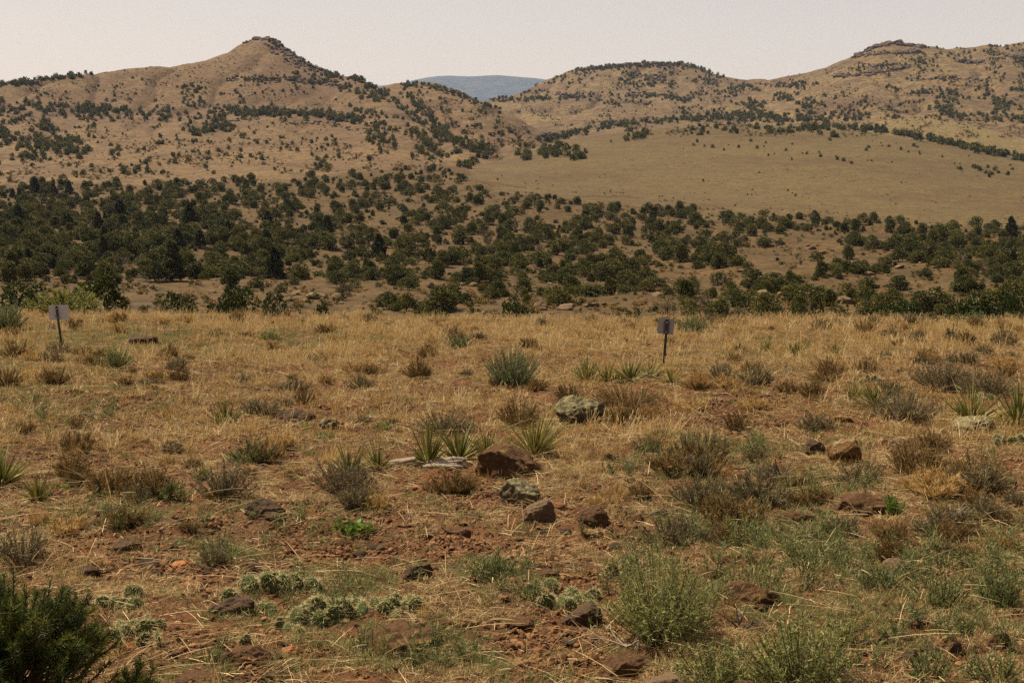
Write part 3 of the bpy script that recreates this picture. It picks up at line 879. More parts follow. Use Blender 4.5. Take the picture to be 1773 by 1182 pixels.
hp(sample_poly([(600, 180), (700, 205), (800, 262), (790, 280), (640, 250)], 150, r3), 1.6, 4.0)
hp(sample_line([(-40, 150), (40, 143), (110, 134), (160, 127)], 70, 4, r3), 2.2, 5.0)
hp(sample_line([(698, 158), (715, 175), (735, 195), (757, 225), (790, 247), (825, 262), (850, 272)], 120, 6, r3), 2.2, 5.0)
hp(sample_poly([(690, 148), (850, 186), (950, 242), (860, 272), (760, 222)], 140, r3), 1.3, 3.8)
hp(sample_line([(690, 147), (760, 152), (800, 166), (860, 190)], 80, 5, r3), 2.0, 4.5)
hp(sample_line([(920, 152), (1000, 124), (1060, 116), (1180, 110), (1245, 132)], 130, 5, r3), 2.4, 5.0)
hp(sample_poly([(880, 172), (1000, 124), (1240, 128), (1330, 160), (1200, 192), (1000, 182)], 300, r3), 1.8, 4.6)
hp(sample_line([(1010, 122), (1080, 116), (1180, 112), (1235, 127)], 150, 5, r3), 2.2, 5.2)
hp(sample_poly([(1060, 120), (1200, 116), (1240, 140), (1180, 156), (1080, 150)], 130, r3), 2.0, 4.8)
hp(sample_line([(-40, 151), (40, 144), (110, 136), (165, 128)], 60, 3, r3), 2.6, 5.4)
hp(sample_line([(575, 132), (605, 128), (640, 142)], 50, 4, r3), 2.4, 4.6)
hp(sample_poly([(1480, 90), (1620, 88), (1850, 84), (1850, 130), (1600, 125)], 160, r3), 1.6, 4.4)
hp(sample_line([(650, 152), (680, 170), (705, 192), (735, 218), (770, 240)], 90, 5, r3), 1.8, 4.2)
hp(sample_line([(840, 174), (920, 172), (1020, 168)], 90, 4, r3), 2.6, 5.5)
hp(sample_line([(1070, 168), (1140, 168), (1190, 176)], 50, 4, r3), 2.6, 5.0)
hp(sample_poly([(870, 190), (1250, 190), (1250, 205), (1000, 225), (900, 215)], 50, r3), 1.4, 3.4)
hp(sample_line([(940, 244), (1000, 232), (1060, 216), (1130, 212), (1250, 204), (1330, 198)], 190, 5, r3), 2.4, 5.2)
hp(sample_line([(900, 272), (950, 262), (985, 268), (1015, 272)], 50, 9, r3), 2.6, 5.0)
hp(sample_line([(830, 274), (800, 285), (815, 292)], 14, 6, r3), 2.4, 4)
hp(sample_line([(1085, 222), (1110, 232), (1090, 240)], 26, 6, r3), 2, 4.2)
hp(sample_poly([(1250, 192), (1330, 150), (1450, 116), (1600, 95), (1850, 84), (1850, 218), (1500, 206), (1300, 214)], 560, r3), 1.5, 4.2)
hp(sample_poly([(1580, 160), (1850, 150), (1850, 220), (1620, 206)], 230, r3), 2.2, 5.0)
hp(sample_poly([(1260, 150), (1420, 140), (1400, 215), (1270, 215)], 200, r3), 2.2, 5.2)
hp(sample_line([(1180, 205), (1280, 200), (1400, 210), (1500, 200)], 150, 9, r3), 2.2, 5.2)
hp(sample_line([(1600, 84), (1700, 82), (1850, 75)], 60, 2.5, r3), 2.0, 4.0)
hp(sample_line([(1180, 224), (1260, 222), (1330, 230), (1400, 226), (1460, 236)], 48, 7, r3), 2.0, 4.6)
hp(sample_poly([(1000, 250), (1200, 226), (1500, 235), (1773, 285), (1773, 320), (1300, 270)], 60, r3), .8, 2.4)
hp([(1685, 291), (1697, 297), (1690, 293), (1722, 295), (1717, 303), (1745, 304), (1712, 307), (1728, 300)], 1.9, 3.2)
hp(sample_line([(1390, 222), (1450, 221), (1520, 227), (1580, 236), (1640, 249), (1710, 264), (1800, 284)], 190, 3.5, r3), 2.6, 5.4)
hp(sample_poly([(800, 300), (1100, 270), (1773, 320), (1773, 385), (1200, 350), (850, 318)], 16, r3), .5, 1.2)
fp, fr, fs, fi = [], [], [], []
for x, y, w in HT:
    hh = hit(x, y)
    if hh is None or hh[1] in ('ground', 'mountain', 'valley_ground'): continue
    p = hh[0]; k = r3.uniform(.75, 1.15)
    fp.append((p.x, p.y, p.z - .12 * w)); fr.append((0, 0, r3.random() * 6.28)); fs.append((w, w, w * k)); fi.append(r3.integers(len(FARJ)))
scatter('hillside_junipers', 'countless small dark junipers dotting the tan hillsides and gullies', FARJ, fp, fr, fs, fi)
# tiny brush that speckles the grass of the slopes
bp_, br_, bs_, bi_ = [], [], [], []
for poly, n, lo, hi in (([(-60, 165), (450, 80), (700, 200), (800, 290), (550, 300), (-60, 320)], 6500, .3, 1.3), ([(690, 150), (860, 190), (950, 240), (860, 280)], 1500, .35, 1.3),
                        ([(870, 175), (1180, 110), (1300, 145), (1540, 82), (1850, 80), (1850, 240), (1000, 235)], 7500, .4, 1.7), ([(820, 310), (1150, 225), (1400, 225), (1773, 285), (1773, 390), (1200, 362)], 800, .12, .5),
                        ([(0, 320), (800, 300), (1773, 400), (1773, 550), (0, 540)], 5200, .2, .7)):
    for x, y in sample_poly(poly, n, r3):
        hh = hit(x, y)
        if hh is None or hh[1] in ('ground', 'mountain'): continue
        p = hh[0]; w = lo + (hi - lo) * r3.random() ** 3
        bp_.append((p.x, p.y, p.z - .05)); br_.append((0, 0, r3.random() * 6.28)); bs_.append((w, w, w * .7)); bi_.append(r3.integers(2))
BRUSH = [tree_meshes('brush', 'wide', 210 + i, 40, M['brownshrub'] if i else M['juniper'], .26, 3)[0] for i in range(2)]
scatter('low_brush', 'fine speckle of knee-high brush over the valley and hillsides', BRUSH, bp_, br_, bs_, bi_)

# ------------------------------------------------------------------ rocks
def ico(sub):
    t = (1 + 5 ** .5) / 2
    v = [(-1, t, 0), (1, t, 0), (-1, -t, 0), (1, -t, 0), (0, -1, t), (0, 1, t), (0, -1, -t), (0, 1, -t), (t, 0, -1), (t, 0, 1), (-t, 0, -1), (-t, 0, 1)]
    f = [(0, 11, 5), (0, 5, 1), (0, 1, 7), (0, 7, 10), (0, 10, 11), (1, 5, 9), (5, 11, 4), (11, 10, 2), (10, 7, 6), (7, 1, 8), (3, 9, 4), (3, 4, 2), (3, 2, 6), (3, 6, 8), (3, 8, 9), (4, 9, 5), (2, 4, 11), (6, 2, 10), (8, 6, 7), (9, 8, 1)]
    v = [np.array(p) / np.linalg.norm(p) for p in v]
    for _ in range(sub):
        mid = {}; nf = []
        def mp(a, b):
            k = (min(a, b), max(a, b))
            if k not in mid:
                q = v[a] + v[b]; v.append(q / np.linalg.norm(q)); mid[k] = len(v) - 1
            return mid[k]
        for a, b, c in f:
            x, y, z = mp(a, b), mp(b, c), mp(c, a)
            nf += [(a, x, z), (b, y, x), (c, z, y), (x, y, z)]
        f = nf
    return np.array(v), np.array(f)


ICO = {s: ico(s) for s in (1, 2, 3, 4)}


def n3(p, f, seed):
    return (vnoise(p[:, 0] * f + seed, p[:, 1] * f + p[:, 2] * f * .7, seed) + vnoise(p[:, 2] * f - seed, p[:, 0] * f * .6 - p[:, 1] * f, seed + 1)) * .5


def rock_verts(seed, sub=3, cuts=7, rough=0.11):
    """a boulder: a sphere cut by random planes, then roughened; about 1 wide, 1 deep, 1 tall, centred"""
    r = np.random.default_rng(seed); v, f = ICO[sub]; v = v.copy()
    v *= 1 + 0.18 * n3(v, 1.3, seed)[:, None]
    for _ in range(cuts):
        n = nrm(r.normal(size=3)); d = r.uniform(.52, .85)
        s = v @ n; over = np.maximum(s - d, 0)
        v -= np.outer(over * .93, n)
    v *= 1 + rough * n3(v, 3.5, seed + 5)[:, None] + rough * .6 * n3(v, 8.0, seed + 9)[:, None] + (rough * .55 * n3(v, 17.0, seed + 14)[:, None] if sub > 2 else 0)
    ext = v.max(0) - v.min(0)
    v = (v - (v.max(0) + v.min(0)) / 2) / ext
    return v, f


def spot(x, y, only=('ground',)):
    """ground point under a photo pixel and the metres that one photo pixel spans there"""
    h = hit(x, y, only)
    while h is None or h[0].y > lip_Y(h[0].x) + 1.5:      # above the lip: step down onto it
        y += 1.5; h = hit(x, y, only)
    P = h[0]
    return P, (P.y * CP - (P.z - CAM_Z) * SP) / F_PX


def rock(x, y, w, h, mat, label, seed, group=None, depth=.8, sink=.28, tilt=0.0, name='rock', sub=4, cuts=7, cat='rock'):
    P, s = spot(x, y)
    W, H = w * s, h * s
    v, f = rock_verts(seed, sub, cuts, .05)
    full = H / (1 - sink)
    n0 = nrm(v / np.array([W, W * depth, full]))
    v = v * np.array([W, W * depth, full * 1.05])
    A = min(W, 2.2 * full)
    v = v + n0 * (A * (.060 * n3(v / A, 5, seed) + .040 * n3(v / A, 11, seed + 3) + .030 * n3(v / A, 23, seed + 6) - .02 * np.abs(n3(v / A, 16, seed + 8))))[:, None]
    v[:, 2] += full * (0.5 - sink)
    me = np_mesh(name, v, f, [M[mat]], True)
    o = link(name, me, loc=(P.x, P.y + W * depth * .35, P.z))
    o.rotation_euler = (0, tilt, (seed * 1.7) % .6 - .3)
    tag(o, label, cat, group)
    return o


ROCKS = [
    (885, 830, 126, 54, 'basalt', 'big rounded brown rock with an undercut front beside the yuccas', .7, .18, 0),
    (1003, 733, 92, 44, 'lichen', 'grey-green lichen-covered boulder behind the thin-leaved green yucca', .8, .25, 0.05),
    (900, 876, 72, 42, 'lichen', 'pale lichen-crusted knobbly rock leaning on a smooth grey rock', .8, .25, 0),
    (932, 908, 56, 44, 'greyrock', 'smooth grey-brown slab rock below the pale lichen-crusted rock', .5, .25, .35),
    (1027, 913, 56, 33, 'basalt', 'rough dark brown rock next to the smooth grey slab', .8, .3, 0),
    (1465, 803, 62, 44, 'ochre', 'ochre and pale lichen rock with a dark right face among dry brush', .8, .22, .1),
    (1412, 788, 40, 26, 'darkrock', 'small dark rock next to the ochre lichen rock', .8, .3, 0),
    (1692, 748, 84, 30, 'lichen', 'flat pale-topped slab under the broad yucca clump', .9, .25, -.15),
    (1462, 733, 42, 17, 'ochre', 'low tan stone lying on red soil before the grey shrubs', .8, .3, -.1),
    (245, 596, 55, 20, 'darkrock', 'dark humped rock lying on the green grass near the white sign', .8, .25, 0),
    (90, 572, 28, 13, 'darkrock', 'small dark rock behind the leaning sign post', .8, .25, 0),
    (458, 895, 88, 36, 'darkrock', 'dark brown domed rock at the edge of the bare soil', .8, .3, 0),
    (512, 728, 78, 22, 'darkrock', 'long low dark rock half hidden in dry grass', .6, .3, .08),
    (568, 742, 36, 22, 'lichen', 'small pale-tipped dark rock at the end of the long low rock', .8, .3, 0),
    (395, 1066, 90, 34, 'darkrock', 'dark brown rock among the prickly pear pads', .7, .3, -.12),
    (312, 988, 46, 18, 'orange', 'flat bright orange stone on the gravel', .8, .4, 0),
    (325, 1022, 36, 14, 'orange', 'small dull orange stone below the bright orange one', .8, .4, 0),
    (212, 958, 64, 26, 'darkrock', 'dark sloping rock on the gravel beside the orange stone', .7, .35, .2),
    (292, 955, 32, 15, 'basalt', 'reddish flat stone above the orange stone', .8, .35, 0),
    (150, 1000, 46, 26, 'darkrock', 'black-faced rock behind the pinyon needles', .8, .3, 0),
    (262, 985, 40, 15, 'darkrock', 'low dark stone beside the bright orange stone', .7, .35, 0),
    (430, 985, 48, 16, 'basalt', 'flat brown stone next to the bright orange stone', .7, .35, 0),
    (722, 1005, 62, 32, 'darkrock', 'dark tilted wedge rock on the open red soil', .6, .3, -.35),
    (750, 992, 22, 13, 'basalt', 'small rounded stone against the tilted wedge rock', .8, .3, 0),
    (788, 928, 62, 17, 'basalt', 'flat brown slab casting a thin shadow on red soil', .7, .3, .05),
    (1022, 932, 46, 17, 'ochre', 'smooth tan stone in front of the rough dark brown rock', .7, .35, 0),
    (1142, 898, 36, 22, 'darkrock', 'dark blocky rock beside two pale sticks', .8, .3, 0),
    (1105, 905, 26, 18, 'basalt', 'small square brown rock among the sticks', .8, .3, 0),
    (1180, 910, 34, 18, 'basalt', 'reddish-brown stone beside the dark blocky rock', .8, .3, 0),
    (902, 1092, 58, 26, 'basalt', 'brown block with an overhanging lip on the soil', .8, .25, 0),
    (692, 1128, 165, 46, 'basalt', 'large flat dark slab bedded in the soil', .8, .5, -.04),
    (1008, 1082, 82, 36, 'darkrock', 'dark ridge-like rock behind the large green shrub', .6, .35, -.25),
    (1082, 1172, 100, 40, 'basalt', 'heavy brown rock with yellow lichen spots below the large green shrub', .8, .3, 0),
    (1165, 1204, 130, 36, 'greyrock', 'broad sloping slab below the heavy lichen-spotted rock', .8, .4, -.15),
    (1302, 1046, 118, 40, 'basalt', 'broad mottled brown slab beside the large green shrub', .7, .4, 0),
    (1382, 912, 78, 30, 'basalt', 'dark rock with pale lichen spots on its top', .8, .35, 0),
    (1505, 890, 130, 40, 'basalt', 'wide brown rock with pale lichen rosettes beside the bright green forb', .7, .4, 0),
    (1478, 872, 40, 22, 'lichen', 'pale lichen-frosted stone on the wide brown rock', .8, .3, 0),
    (1735, 1128, 46, 42, 'basalt', 'upright rounded red-brown rock in green forbs', .8, .3, 0),
    (1762, 995, 52, 28, 'ochre', 'orange-brown rock at the edge of the dry grass', .8, .3, 0),
    (1525, 1116, 46, 26, 'basalt', 'small domed brown rock on the bare patch', .8, .3, 0),
    (1578, 1150, 48, 28, 'darkrock', 'dark rock casting a shadow on the bare patch', .8, .3, 0),
    (1655, 1132, 26, 28, 'darkrock', 'small upright dark stone in the bare patch', .8, .3, 0),
    (1595, 1082, 44, 16, 'darkrock', 'flat dark stone above the bare patch', .8, .3, 0),
    (1562, 985, 62, 18, 'greyrock', 'flat grey stone among dry stems', .8, .4, 0),
    (425, 1150, 96, 28, 'basalt', 'flat brown slab half buried near the lone cactus pad', .8, .5, 0),
    (500, 1132, 34, 14, 'orange', 'small orange soil-stained stone below the cactus pads', .8, .4, 0),
    (345, 1186, 90, 22, 'basalt', 'brown slab below the half-buried slab', .8, .4, 0),
    (872, 972, 44, 18, 'ochre', 'low pinkish-tan stone on the open red soil', .8, .4, 0),
    (952, 1002, 44, 17, 'basalt', 'low brown stone near the small green tuft', .8, .35, 0),
    (930, 985, 26, 14, 'greyrock', 'small grey stone behind the low brown stone', .8, .35, 0),
    (1283, 830, 38, 20, 'ochre', 'tan rock beside the black dead branch', .8, .3, 0),
    (1095, 815, 62, 20, 'basalt', 'rust-brown rock with a dark hollow under dry grass', .8, .3, 0),
    (1040, 800, 60, 22, 'basalt', 'low rust-brown ledge next to the big rounded rock', .7, .35, 0),
    (265, 1118, 40, 16, 'basalt', 'brown stone below the spiny cactus cluster', .8, .35, 0),
    (1360, 742, 30, 18, 'basalt', 'small reddish rock in dry brush', .8, .3, 0),
    (70, 785, 26, 14, 'darkrock', 'dark stone beside the edge yucca', .8, .3, 0),
    (1160, 968, 26, 18, 'basalt', 'reddish stone above the large green shrub', .8, .3, 0),
    (1230, 1003, 60, 18, 'basalt', 'low brown stone peeking out behind the large green shrub', .8, .35, 0),
]
for i, (x, y, w, h, mt, lab, dep, sink, tilt) in enumerate(ROCKS):
    if i > 6: w, h, sink = w * .92, h * .74, min(.5, sink + .08)
    rock(x, y, w, h, mt, lab, 300 + i * 7, None, dep, sink, tilt)

# loose stones, alike
r4 = np.random.default_rng(44)
STONE_ME = {}
for mt in ('basalt', 'darkrock', 'ochre', 'greyrock', 'orange'):
    for k in range(3):
        v, f = rock_verts(700 + k * 3 + len(mt) * 11, 2, 6, .12)
        STONE_ME[mt, k] = np_mesh('stone', v, f, [M[mt]], False)
n_st = 0
while n_st < 240:
    x, y = r4.uniform(0, 1773), r4.uniform(800, 1182)
    P, s = spot(x, y)
    gold, green, bare = cover_at(np.array([P.x]), np.array([P.y]))
    if r4.random() > 0.08 + 0.9 * bare[0]: continue
    n_st += 1
    W = (0.025 + 0.075 * r4.random() ** 2.5) * 1.1
    mt = ['basalt', 'basalt', 'darkrock', 'ochre', 'greyrock', 'orange'][r4.integers(6)]
    o = link('stone', STONE_ME[mt, r4.integers(3)], loc=(P.x, P.y, P.z + W * .08))
    o.scale = (W, W * r4.uniform(.6, 1), W * r4.uniform(.35, .6)); o.rotation_euler = (r4.normal() * .15, r4.normal() * .15, r4.random() * 6.28)
    tag(o, {'basalt': 'loose brown stone lying on the bare red soil', 'darkrock': 'loose blackish stone lying on the bare red soil', 'ochre': 'loose tan stone lying on the bare red soil',
            'greyrock': 'loose grey stone lying on the bare red soil', 'orange': 'loose orange stone lying on the bare red soil'}[mt], 'stone',
        {'basalt': 'brown stones on the soil', 'darkrock': 'blackish stones on the soil', 'ochre': 'tan stones on the soil', 'greyrock': 'grey stones on the soil', 'orange': 'orange stones on the soil'}[mt])

# boulders in the valley
BOULD = []
for k in range(7):
    v, f = rock_verts(800 + k, 2, 9, .18); BOULD.append(np_mesh('boulder', v, f, [M['sandstone']], False))
nb = 0; cen = [(x, y) for x, y in sample_poly([(0, 330), (600, 305), (780, 320), (1773, 420), (1773, 540), (700, 535), (0, 490)], 60, r4)] + [(590, 520), (770, 500), (1165, 505), (1360, 515), (1480, 520), (330, 440), (330, 450), (200, 440), (900, 505)] * 2
while nb < 290:
    cx_, cy_ = cen[r4.integers(len(cen))]
    x, y = cx_ + r4.normal() * 26, cy_ + r4.normal() * 7
    if not 300 < y < 548: continue
    hh = hit(x, y)
    if hh is None or hh[1] != 'valley_ground': continue
    p = hh[0]; W = .30 + .95 * r4.random() ** 2.4
    o = link('boulder', BOULD[r4.integers(7)], loc=(p.x, p.y, p.z + W * .12)); hb = r4.uniform(.45, .9)
    o.scale = (W * r4.uniform(.9, 1.5), W, W * hb); o.rotation_euler = (r4.normal() * .2, r4.normal() * .2, r4.random() * 6.28)
    wb = 'flat slab-like' if hb < .6 else 'blocky'; sb = 'large' if W > .75 else 'small'
    pb = 'near the terrace foot' if p.y < 150 else 'in the middle of the woodland' if p.y < 280 else 'on the far side of the woodland'
    tag(o, '%s %s pale tan boulder between junipers %s' % (sb, wb, pb), 'boulder', '%s %s boulders %s' % (sb, wb, pb))
    nb += 1


# rock ledges and caps on the hills, each one a line of broken blocks
def ledge(label, line, n, lo, hi, sig, seed, flat=.8, name='rock_ledge'):
    r = np.random.default_rng(seed); g = Geo(); org = None
    for x, y in sample_line(line, int(n * 1.5), sig * 1.3, r):
        hh = hit(x, y)
        if hh is None or hh[1] in ('mountain', 'ground'): continue
        p = np.array(hh[0]); org = p if org is None else org
        W = lo * .5 + (hi - lo * .5) * r.random() ** 1.6; v, f = rock_verts(int(r.integers(100000)), 1, 8, .25)
        a = r.random() * .5 - .25
        v = v * np.array([W * r.uniform(1, 1.8), W, W * flat * r.uniform(.7, 1.3)])
        R = np.array([[math.cos(a), -math.sin(a), 0], [math.sin(a), math.cos(a), 0], [0, 0, 1]])
        g.add(v @ R.T + p - org + np.array([0, 0, W * .12]), f, r.random())
    e = empty(name, org); tag(e, label, 'rock ledge')
    o = link('blocks', g.mesh('blocks', [M['cliff']]), e); o['kind'] = 'stuff'


ledge('dark rock cap on the sharp peak', [(425, 73), (440, 68), (458, 67), (475, 72), (490, 82)], 60, 2.0, 4.5, 2.0, 1)
ledge('broken rocks down the right shoulder of the sharp peak', [(470, 80), (490, 92), (520, 112), (545, 124)], 70, 1.5, 3.5, 5, 2)
ledge('rock band below the shoulder of the peaked hill', [(500, 136), (540, 140), (570, 145), (600, 152)], 50, 1.5, 3.5, 4, 3)
ledge('layered rock cap on the highest point of the long ridge', [(1478, 98), (1500, 89), (1522, 81), (1545, 76), (1575, 79), (1602, 84)], 80, 3, 7, 1.2, 4)
ledge('lower cliff band under the layered rock cap', [(1476, 100), (1500, 96), (1530, 93), (1560, 92), (1590, 90)], 60, 3, 6, 1.2, 5)
ledge('long stepped cliff band across the upper slope of the ridge', [(1442, 133), (1480, 131), (1510, 128), (1540, 122), (1575, 117)], 70, 2.5, 5, 1.2, 6)
ledge('short broken cliff band above the stepped one', [(1505, 115), (1530, 113), (1550, 111)], 25, 2, 4, 1.2, 7)
ledge('dark crag on the far slope of the long ridge', [(1740, 97), (1775, 100), (1800, 102)], 30, 3, 6, 1.5, 8)
ledge('short rock outcrop in the scrub of the long ridge', [(1655, 107), (1680, 108), (1700, 107)], 24, 2.5, 5, 1.5, 9)
ledge('rim rocks along the mesa top', [(990, 125), (1050, 115), (1110, 113), (1180, 110), (1240, 130)], 60, 2, 5, 2, 10)
ledge('rock band halfway up the mesa', [(960, 162), (1000, 168), (1040, 170)], 30, 2, 5, 2, 11)
ledge('broken rock band under the mesa rim', [(1090, 128), (1120, 132), (1150, 138)], 26, 2, 5, 3, 12)
ledge('dark cliff above the gully', [(938, 236), (955, 234), (975, 235)], 26, 2.5, 5, 1.5, 13, .9)

ledge('scattered rocks under the tree row of the peaked hill', [(395, 208), (470, 210), (560, 214), (625, 224)], 60, .8, 2.0, 3, 14)
ledge('low rock step on the lower slope of the long ridge', [(1590, 138), (1650, 136), (1710, 140)], 40, 1.6, 3.4, 2, 15)
ledge('second rock band on the mesa face', [(1085, 163), (1140, 164), (1195, 172)], 40, 1.6, 3.6, 2, 16)
ledge('crest rocks of the tan spur', [(735, 150), (780, 160), (820, 174), (860, 190)], 50, 1.2, 2.8, 3, 17)
ledge('faint rock step high on the peaked hill', [(395, 140), (440, 139), (490, 141)], 34, 1.0, 2.4, 2, 18)


# ------------------------------------------------------------------ shrubs
def dome_shrub(seed, w, h, n_stem, n_leaf, leaf_L, leaf_W, leaf_mat_, stem_mat='twig', stem_r=.003, open_=.55, up=.5, flat_top=False, leaf_from=.35, foot=.22):
    r = np.random.default_rng(seed); st = Geo(); lf = Geo()
    E = []
    rho = r.random(n_stem) ** .42; ph = r.random(n_stem) * 6.283
    lop = 1 + .25 * np.sin(ph * 2 + seed) + .15 * np.sin(ph * 5 + seed * 2) + .12 * np.sin(ph * 9 + seed * 3)
    ex = rho * np.cos(ph) * w / 2 * lop; ey = rho * np.sin(ph) * w / 2 * lop
    ez = h * (np.sqrt(np.maximum(1 - (rho * .92) ** 2, 0)) if not flat_top else (1 - .35 * rho ** 2)) * (open_ + (1 - open_) * r.random(n_stem)) * (1 + .22 * np.sin(ex / w * 9 + seed) * np.sin(ey / w * 7 + seed * 2))
    ends = np.stack([ex, ey, ez], -1)
    starts = np.stack([ex * foot, ey * foot, np.full(n_stem, -.02)], -1)
    t = np.linspace(0, 1, 5)[None, :, None]
    mid = (starts + ends) / 2 + np.array([0, 0, 1.0]) * (-.10 * h)
    path = (1 - t) ** 2 * starts[:, None] + 2 * t * (1 - t) * mid[:, None] + t * t * ends[:, None]
    for k in range(n_stem):
        tube(st, path[k], np.linspace(stem_r, stem_r * .5, 5), 3, tint=r.random())
    tt = leaf_from + (1 - leaf_from) * r.random((n_stem, n_leaf)) ** .75
    p = (1 - tt[..., None]) ** 2 * starts[:, None] + 2 * tt[..., None] * (1 - tt[..., None]) * mid[:, None] + tt[..., None] ** 2 * ends[:, None]
    ax = nrm(ends - mid)[:, None] + np.zeros((1, n_leaf, 1))
    d = ax * up + r.normal(size=p.shape) * .45 + np.array([0, 0, .25])
    N = n_stem * n_leaf
    tint = np.clip(np.repeat(r.random(n_stem), n_leaf) * .5 + r.random(N) * .5 + .15 * (tt.ravel() - .6), 0, 1)
    blades(lf, p.reshape(-1, 3), d.reshape(-1, 3), leaf_L * (.6 + .8 * r.random(N)), leaf_W, .1, 1, 0, tint, [1, .35], r=r)
    return lf.mesh('foliage', [M[leaf_mat_]]), st.mesh('stems', [M[stem_mat]])


def shrub(x, y, w, h, style, label, seed, name='shrub', cat='shrub', group=None, lf=1.0, only=('ground',)):
    P, s = spot(x, y, only)
    W, H = w * s, h * s
    px1 = s * 1.73                       # metres per pixel of the finished picture
    ll = max(.026, 1.8 * px1) * lf; lw = max(.0058, .50 * px1) * lf
    area = W * H / (ll * lw)
    mats = {'rabbit': ('rabbit', 'twig'), 'sage': ('sage', 'twig'), 'grey': ('greyshrub', 'twig'), 'brown': ('brownshrub', 'twig'), 'yellow': ('yellowgreen', 'twig'), 'forb': ('forb', 'forb'), 'green': ('broadleaf', 'forb'), 'gold': ('gold', 'twig'), 'oak': ('rimleaf', 'bark')}[style]
    n_leafs = int(np.clip(area * 3.6, 500, 9000))
    n_stem = int(np.clip(n_leafs / 30, 30, 240))
    fo, st = dome_shrub(seed, W, H, n_stem, max(8, n_leafs // n_stem), ll, lw, mats[0], mats[1], max(.0022, .22 * px1), .5, (.45 if style == 'rabbit' else .8) if style in ('rabbit', 'brown', 'gold', 'forb') else .45, False, .36 if style == 'rabbit' else .30, .10 if style == 'rabbit' else .22)
    e = empty(name, (P.x, P.y + W * .3, P.z), 0)
    link('foliage', fo, e); link('stems', st, e)
    tag(e, label, cat, group)
    return e


